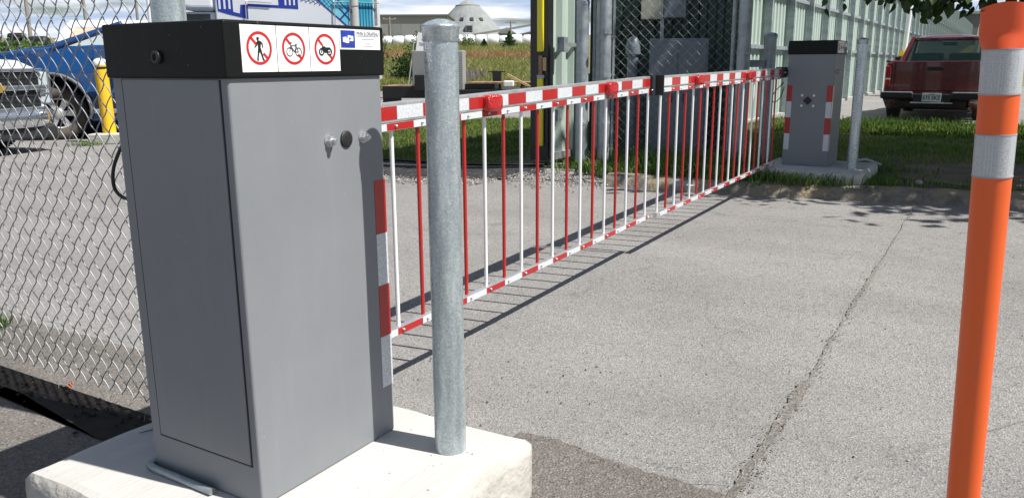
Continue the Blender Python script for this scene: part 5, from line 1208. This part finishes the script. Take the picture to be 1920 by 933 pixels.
m_ = MB(); m_.lathe([(.076, 2.08), (.076, 2.10)], 20); m_.build('strap', 'galvanised_dull', cp2); MB().box(-.16, .16, -.16, .16, 0, .03).build('base_plate', 'galvanised_dull', cp2)
lettering('2', .08, 'sign_black', cp2, (-.03, -.0745, 2.0), (R(90), 0, R(-25)), depth=.001, bold=.002)
# pole with chevron sleeve by the wall and the leaning white one further on
lp = thing('light_pole', 'white light pole with a yellow and black striped foot near the red pickup', 'light pole', (12.75, 27, .075)); m_ = MB(); m_.tube([(0, 0, 0), (.35, 0, 9)], .075, 14); m_.build('shaft', 'white_paint', lp)
for k in range(8):
    m_ = MB(); m_.lathe([(.11, .15 + k * .16), (.11, .15 + (k + 1) * .16)], 20); s_ = m_.build('stripe', 'yellow_paint' if k % 2 else 'black_rubber', lp)
MB().box(-.3, .3, -.3, .3, 0, .15).build('footing', 'concrete_dull', lp)
lp2 = thing('light_pole', 'leaning white pole beyond the red pickup, at the far end of the green wall', 'light pole', (33.5, 60, .075)); m_ = MB(); m_.tube([(0, 0, 0), (.9, 0, 10)], [.2, .12], 14); m_.build('shaft', 'white_paint', lp2); MB().box(-.3, .3, -.3, .3, 0, .3).build('footing', 'concrete_dull', lp2)
wb = thing('flat_shed', 'plain dark grey building beyond the end of the green wall', 'building', (52, 88, .0), R(-10)); MB().box(-6, 14, 0, 8, 0, 6.0).build('wall', 'grey_trim', wb); MB().box(-6.2, 14.2, -.2, 8.2, 6.01, 6.3).build('roof', 'steel_cladding', wb)
MB().box(-2, 2, -.03, -.002, 0, 3.4).build('door', 'steel_cladding', wb)
yp = MB(); yp.box(-.2, .25, -.3, .3, 0, 1.06); tag(yp.build('barrier_block', 'yellow_film', loc=(12.42, 26.4, .075), bevel=.05), 'pale yellow concrete block left of the red pickup by the green wall', 'block')

# ------------------------------------------------------------------ far buildings, bales
wh = thing('warehouse', 'long low grey warehouse behind the field at left', 'building', (-58, 185, gz(185)), 0)
MB().box(0, 44, 0, 20, 0, 4.9).build('wall', 'steel_cladding', wh); MB().box(-.4, 44.4, -.4, 20.4, 4.91, 5.3).build('roof', 'grey_trim', wh)
for k in range(6): f_ = MB().box(3 + k * 7, 6 + k * 7, -.06, -.002, 0, 3.2).build('door', 'grey_shingle', wh)
dm = thing('salt_dome', 'grey shingled conical salt dome with small dormers', 'dome', (-11.3, 220, 6.6))
cone = MB(); prof = [(10.8, 0), (10.5, 1.2), (9.0, 2.9), (7.0, 5.1), (5.0, 7.4), (3.0, 9.35), (2.8, 9.4), (1.2, 10.3), (.2, 10.8)]
cone.lathe(prof, 24, smooth=False); cone.build('roof', 'grey_shingle', dm)
bn_ = MB(); bn_.lathe([(3.15, 9.2), (3.2, 9.4), (3.0, 9.5)], 24, smooth=False); bn_.build('roof_ring', 'steel_cladding', dm)
for a, r_, z_ in ((-100, 6.7, 5.6), (-78, 6.7, 5.6), (-56, 6.7, 5.6)):
    T = Matrix.Rotation(R(a), 4, 'Z') @ Matrix.Translation((r_, 0, z_)) @ Matrix.Rotation(R(-35), 4, 'Y'); q = MB(); q.box(-.15, .15, -.42, .42, -.45, .45, T); q.build('vent', 'window_dark', dm)
T = Matrix.Rotation(R(-85), 4, 'Z'); q = MB(); q.box(8.0, 9.6, -.9, .9, 2.6, 4.0, T); d_ = q.build('dormer', 'steel_cladding', dm); q = MB(); q.box(9.61, 9.66, -.7, .7, 2.8, 3.8, T); q.build('pane', 'window_dark', d_)
lw = MB(); lw.lathe([(11.2, -2.2), (11.2, .2), (10.7, .3)], 24, smooth=False); lw.build('base_wall', 'concrete_dull', dm)
for k in range(7):
    T = Matrix.Rotation(R(-125 + k * 12), 4, 'Z'); q = MB(); q.box(11.21, 11.6, -.12, .12, -2.2, .4, T); q.build('pillar', 'steel_cladding', dm)
T = Matrix.Rotation(R(-92), 4, 'Z'); q = MB(); q.box(10.6, 11.9, -2.0, 2.0, -2.0, 1.0, T); q.build('portal', 'grey_shingle', dm)
for k, (x, y, w_, h_, lab) in enumerate(((-3.2, 215, 4.2, 4.0, 'small gabled hut just right of the grey dome'), (1.2, 240, 16, 4.6, 'long dark gabled store right of the dome'), (7.5, 205, 10, 3.3, 'low pale gabled shed at the right end of the field skyline'))):
    b2 = thing('gabled_shed', lab, 'building', (x, y, 6.2)); MB().box(0, w_, 0, 8, 0, h_ * .62).build('wall', 'steel_cladding', b2)
    rf = MB(); rf.prism([(-.4, h_ * .62), (w_ / 2, h_), (w_ + .4, h_ * .62), (w_ / 2, h_ * .62 + .01)], -.5, 8.5); rf.build('roof', 'grey_shingle' if k != 1 else 'grey_trim', b2)
    for q in range(2): MB().box(w_ * (.15 + .45 * q), w_ * (.35 + .45 * q), -.05, -.002, .5, h_ * .45).build('window', 'window_dark', b2)
cv = MB(); cv.box(-13, 13, -.3, .3, 0, .5, T=Matrix.Translation((3.5, 200, 9.6)) @ Matrix.Rotation(R(-9), 4, 'Y')); tag(cv.build('conveyor', 'steel_cladding'), 'long inclined conveyor gantry right of the dome', 'conveyor')
ORD = ['first', 'second', 'third', 'fourth', 'fifth', 'sixth', 'seventh', 'eighth', 'ninth', 'tenth', 'eleventh', 'twelfth', 'thirteenth', 'fourteenth', 'last']
for i in range(15):
    m_ = MB(); r_ = random.uniform(.60, .68); x = -16.3 + i * 1.36; L_ = random.uniform(1.28, 1.355)
    m_.lathe([(.001, 0), (r_ * .8, .03), (r_, .16), (r_ * 1.03, L_ * .5), (r_, L_ - .16), (r_ * .8, L_ - .03), (.001, L_)], 16, T=Matrix.Rotation(R(90), 4, 'Y'))
    o = m_.build('wrapped_bale', 'tarp_white', loc=(x, 96 + random.uniform(-.2, .2), gz(96) + r_ * .95), rz=random.uniform(-.04, .04))
    tag(o, ORD[i] + ' white plastic-wrapped bale from the left in the row behind the field', 'bale', 'white wrapped bales in a row behind the field')
# sheds behind the pickups
sh = thing('shed', 'white walled shed with an orange-brown roof behind the blue pickup', 'shed', (-26.6, 49.5, 0), R(10))
q = MB(); q.prism([(0, 0), (5, 0), (5, 2.55), (2.5, 3.62), (0, 2.55)], 0, 7.6, 'YZ'); q.build('wall', 'white_paint', sh)
MB().box(1.5, 7.3, -.06, -.005, 1.2, 2.3).build('opening', 'wall_orange', sh); MB().box(1.5, 7.3, -.12, -.061, 2.25, 2.42).build('beam', 'dark_trim', sh)
q = MB(); q.prism([(-.5, 2.42), (-.5, 2.55), (2.5, 3.85), (2.5, 3.72)], .26, 7.9, 'YZ'); q.build('roof', 'roof_orange', sh)
q = MB(); q.prism([(-.5, 2.42), (-.5, 2.60), (2.5, 3.90), (5.5, 2.6), (5.5, 2.45), (2.5, 3.74)], -.3, .25, 'YZ'); q.build('gable_trim', 'white_paint', sh)
q = MB(); q.prism([(1.5, 3.43), (1.5, 3.50), (2.5, 3.93), (5.5, 2.62), (5.5, 2.47), (2.5, 3.80)], .26, 7.95, 'YZ'); q.build('ridge_cap', 'white_paint', sh)
MB().box(.5, .9, -.03, -.004, 1.75, 2.0).build('window', 'window_dark', sh)
for k in range(4): MB().box(1.6 + k * 1.5, 1.72 + k * 1.5, -.2, -.125, .0, 2.3).build('rack_post', 'timber', sh)
for (x, y, r_, L_, z_, lab) in ((-26.5, 44, .22, .9, 2.45, 'black horizontal tank nearer the left edge'), (-25.7, 44.5, .34, 1.0, 2.05, 'larger black tank above the shrubs')):
    tk = thing('black_tank', lab, 'tank', (x, y, 0)); m_ = MB(); m_.lathe([(.001, 0), (r_ * .9, .04), (r_, .15), (r_, L_ - .15), (r_ * .9, L_ - .04), (.001, L_)], 20, T=Matrix.Translation((0, 0, z_ + r_)) @ Matrix.Rotation(R(90), 4, 'Y')); m_.build('shell', 'black_rubber', tk)
    MB().box(.2, .35, -.5, .5, 0, z_ + .1).build('leg', 'black_metal', tk); MB().box(L_ - .35, L_ - .2, -.5, .5, 0, z_ + .1).build('leg', 'black_metal', tk)

# ------------------------------------------------------------------ lawns and long grass
def in_poly(P, poly):
    x, y = P[:, 0], P[:, 1]; ins = np.zeros(len(P), bool); n = len(poly)
    for i in range(n):
        (x0, y0), (x1, y1) = poly[i], poly[(i + 1) % n]
        c = ((y0 > y) != (y1 > y)) & (x < (x1 - x0) * (y - y0) / (y1 - y0 + 1e-12) + x0); ins ^= c
    return ins
def scatter(poly, n, z):
    a = np.array(poly); lo, hi = a.min(0), a.max(0); P = np.stack([rng.uniform(lo[0], hi[0], n), rng.uniform(lo[1], hi[1], n)], 1); P = P[in_poly(P, poly)]
    return np.concatenate([P, np.full((len(P), 1), z)], 1)
def Wn(u, v): return u * UX - v * UY, u * UY + v * UX
P_ = scatter(lawn_poly, 150000, .085)
uu = P_[:, 0] * UX + P_[:, 1] * UY; vv = -P_[:, 0] * UY + P_[:, 1] * UX
tt = np.clip((uu - 8.2) / 5, 0, 1); P_[:, 2] = .178 - .088 * tt * tt * (3 - 2 * tt)
bare = np.exp(-(((uu - 8.6) / .9) ** 2 + ((vv + .1) / 1.1) ** 2)); nz = np.array([mnoise.noise((p[0] * 1.6, p[1] * 1.6, 0)) for p in P_])
onpad = (uu > 7.1) & (uu < 8.15) & (vv > .93) & (vv < 1.9)
vis = (vv > -6)
keep = (rng.random(len(P_)) > bare * 1.25 + np.clip(-nz, 0, 1) * .5 * (uu < 11)) & ~onpad & vis
blades('lawn_grass', P_[keep], .065, .0042, 'grass_lawn', .8)
P_ = scatter(uvpoly([(7.78, 4.45), (7.85, 6.0), (7.75, 8.0), (9.5, 11.0), (12.0, 12.8), (15.3, 8.5), (13.2, 4.45)]), 60000, .03); blades('lawn_grass', P_, .07, .005, 'grass_lawn', .8)
def clump(cu, cv, su, sv, n, h, wd, z=.085, lean=.9, mt='grass_long'):
    u = rng.normal(cu, su, n); v = rng.normal(cv, sv, n); x, y = Wn(u, v); return blades('tall_grass', np.stack([x, y, np.full(n, z)], 1), h, wd, mt, lean)
clump(7.0, 1.62, .05, .24, 420, .17, .005, .17, lean=1.5); clump(6.98, 2.15, .07, .26, 620, .21, .006, .15, lean=1.3); clump(7.02, 1.15, .03, .12, 60, .16, .005, .17); clump(7.3, .78, .10, .07, 160, .12, .005, .17)
clump(7.15, 2.95, .10, .28, 700, .17, .006, .12); clump(7.25, 2.55, .10, .25, 500, .24, .006, .16, 1.1); clump(7.5, 3.45, .12, .2, 420, .14, .005, .10); clump(7.75, 2.75, .2, .4, 500, .28, .006, .15, 1.0); clump(7.75, 3.7, .15, .2, 400, .18, .006, .06)
clump(16.35, 1.2, .12, 1.9, 700, .16, .006, .085, .5); clump(10.6, -.4, .5, 1.2, 500, .10, .006, .12); clump(8.22, 1.2, .05, .35, 200, .12, .005, .17)
# white cable ends and a rod on the far pad
cw = MB(); cw.tube([W(8.02, 1.18, .285), W(8.06, 1.05, .30), W(8.12, .93, .25)], .012, 8); tag(cw.build('pipe_end', 'lamp_stub'), 'pale conduit stub lying on the back of the far pad', 'conduit')
rk = MB(); rk.lathe([(.001, 0), (.03, .01), (.035, .025), (.02, .04), (.001, .043)], 7, smooth=False); tag(rk.build('stone', 'concrete_dull', loc=W(7.45, .55, .175)), 'pale stone lying on the bare earth beyond the kerb', 'stone')
for (u, v, lab) in ((6.82, 2.35, 'broken pale kerb lump nearest the far arm'), (6.84, 2.85, 'broken pale kerb lump at the end of the kerb')):
    q = MB(); q.lathe([(.001, -.02), (.13, 0), (.15, .05), (.10, .085), (.001, .09)], 8, smooth=False); tag(q.build('kerb_lump', 'concrete_dull', loc=W(u, v, .09)), lab, 'kerb lump')

# ------------------------------------------------------------------ shade tree at right, low branches reaching into the picture
def shade_tree():
    bx_, by_ = 6.96, 7.6
    t_ = thing('shade_tree', 'broad-leaved tree whose low dark branches hang in at top right', 'tree', (bx_, by_, .08))
    m_ = MB(); m_.tube(smooth_path([(0, 0, -.2), (.05, 0, 1.2), (-.05, .1, 2.6), (0, 0, 4.2), (.1, 0, 6.5)], 5), [.24, .22, .20, .19, .18, .175, .17, .165, .16, .155, .15, .14, .13, .12, .11, .10, .09, .08, .07, .05, .04], 14); m_.build('trunk', 'bark', t_)
    br = MB(); ends = []
    for k in range(26):
        a = k * 2.4; z0 = 2.3 + 3.6 * (k / 26); L_ = (3.9 - 2.0 * (k / 26)) * random.uniform(.8, 1.1)
        e_ = Vector((math.cos(a) * L_, math.sin(a) * L_, z0 + .9 * random.uniform(.2, 1.2))); mid = Vector((math.cos(a) * L_ * .5, math.sin(a) * L_ * .5, z0 + .55)); br.tube([(0, 0, z0), mid, e_], [.07, .04, .012], 6); ends.append((mid, e_))
    # low limb carrying the branchlets that show in the frame
    low = [Vector((0, 0, 2.3)), Vector((-1.3, -.2, 2.4)), Vector((-2.5, -.4, 2.3)), Vector((-3.6, -.5, 2.1)), Vector((-4.3, -.5, 1.97))]
    br.tube(smooth_path(low, 5), [.07 - .0029 * i for i in range(21)], 7)
    br.build('branches', 'bark', t_)
    n = 21000; C = []
    while len(C) < n:
        mid, e_ = random.choice(ends); q = random.uniform(.25, 1.08); p = mid.lerp(e_, q * 2 - 1) if q > .5 else Vector((0, 0, mid.z - .3)).lerp(mid, q * 2)
        p = p + Vector((random.gauss(0, .34), random.gauss(0, .34), random.gauss(0, .24)))
        if p.z > max(2.05, 1.18 + .0735 * (by_ + p.y) + .25): C.append(tuple(p))
    C = np.array(C)
    q = rng.normal(size=(30000, 3)); q /= np.linalg.norm(q, axis=1)[:, None]; q *= (rng.random(30000) ** .4)[:, None]
    lump = np.array([1 + .30 * mnoise.noise((p[0] * 2.6, p[1] * 2.6, p[2] * 2.6)) for p in q]); E_ = q * lump[:, None] * np.array([3.9, 3.7, 2.3]) + np.array([.25, .92, 4.3])
    gap = np.array([mnoise.noise((p[0] * .9, p[1] * .9, p[2] * .9)) for p in E_]) > -.22
    ok = gap & (E_[:, 2] > np.maximum(2.1, 1.18 + .0735 * (by_ + E_[:, 1]) + .25)); C = np.concatenate([C, E_[ok]])
    leafcloud('crown', C, .18, 'leaf_dark', t_, kind='stuff')
    # individual leaves: heart-shaped, hanging
    lm = MB(); o_ = [(0, 0, 0), (.022, -.012, -.004), (.034, -.030, -.010), (.030, -.052, -.012), (.014, -.075, -.008), (0, -.098, 0), (-.014, -.075, -.008), (-.030, -.052, -.012), (-.034, -.030, -.010), (-.022, -.012, -.004), (0, -.05, .004)]
    lm.add(o_, [(10, i, (i + 1) % 10) for i in range(10)]); lme = lm.mesh('leaf', 'leaf_dark')
    tw_ = MB(); cnt = 0
    # (x, y, lowest z) of the drooping sprays in world coordinates: y = 7.1 plane +- depth
    sprays = [(2.68, 7.0, 1.655, 9), (2.82, 7.2, 1.61, 9), (3.0, 7.1, 1.68, 6), (3.22, 7.0, 1.655, 8), (3.42, 7.2, 1.60, 16), (3.46, 6.9, 1.50, 16), (3.62, 7.1, 1.60, 18), (3.72, 7.2, 1.56, 22), (3.88, 7.0, 1.56, 24), (4.0, 7.15, 1.52, 26), (4.08, 6.95, 1.50, 28), (4.2, 7.1, 1.52, 28), (4.28, 7.0, 1.56, 24), (4.4, 7.2, 1.62, 22), (4.52, 7.1, 1.63, 16), (4.9, 7.0, 1.66, 12)]
    for (sx, sy, sz, k) in sprays:
        tw_ = MB()
        top = Vector((sx - bx_ + .1, sy - by_ + random.uniform(-.05, .05), 1.95)); bot = Vector((sx - bx_, sy - by_, sz + .03 - .08))
        tw_.tube([top, top.lerp(bot, .5) + Vector((.02, 0, 0)), bot], [.006, .004, .002], 5)
        tw_.build('twig', 'bark', t_)
        for i in range(k):
            if cnt >= 300: break
            q = 1 - (i / k) ** 1.1; p = top.lerp(bot, q) + Vector((random.gauss(0, .075), random.gauss(0, .10), random.gauss(0, .02)))
            p.z = max(p.z, sz - .08 + random.uniform(0, .06)); l_ = link('leaf', lme, t_, p); l_.rotation_euler = (R(random.uniform(40, 110)), R(random.gauss(0, 25)), random.uniform(0, 6.28)); s_ = random.uniform(.75, 1.25); l_.scale = (s_, s_, s_); cnt += 1
    n = 5200; x = rng.uniform(2.9, 4.9, n); y = rng.normal(7.15, .5, n); z = rng.uniform(1.5, 2.1, n)
    zmin = 1.18 + y * (.0735 - .020 * np.exp(-(((x / y) - .495) / .055) ** 2) - .012 * np.sin(x * 19) * np.sin(x * 7.3))
    k = z > zmin + .02; leafcloud('low_foliage', np.stack([x - bx_, y - by_, z], 1)[k], .095, 'leaf_dark', t_, kind='stuff')
    x = rng.uniform(2.6, 3.5, 260); y = rng.normal(7.15, .3, 260); z = rng.uniform(1.74, 2.2, 260); leafcloud('low_foliage', np.stack([x - bx_, y - by_, z], 1), .10, 'leaf_dark', t_, kind='stuff')
shade_tree()
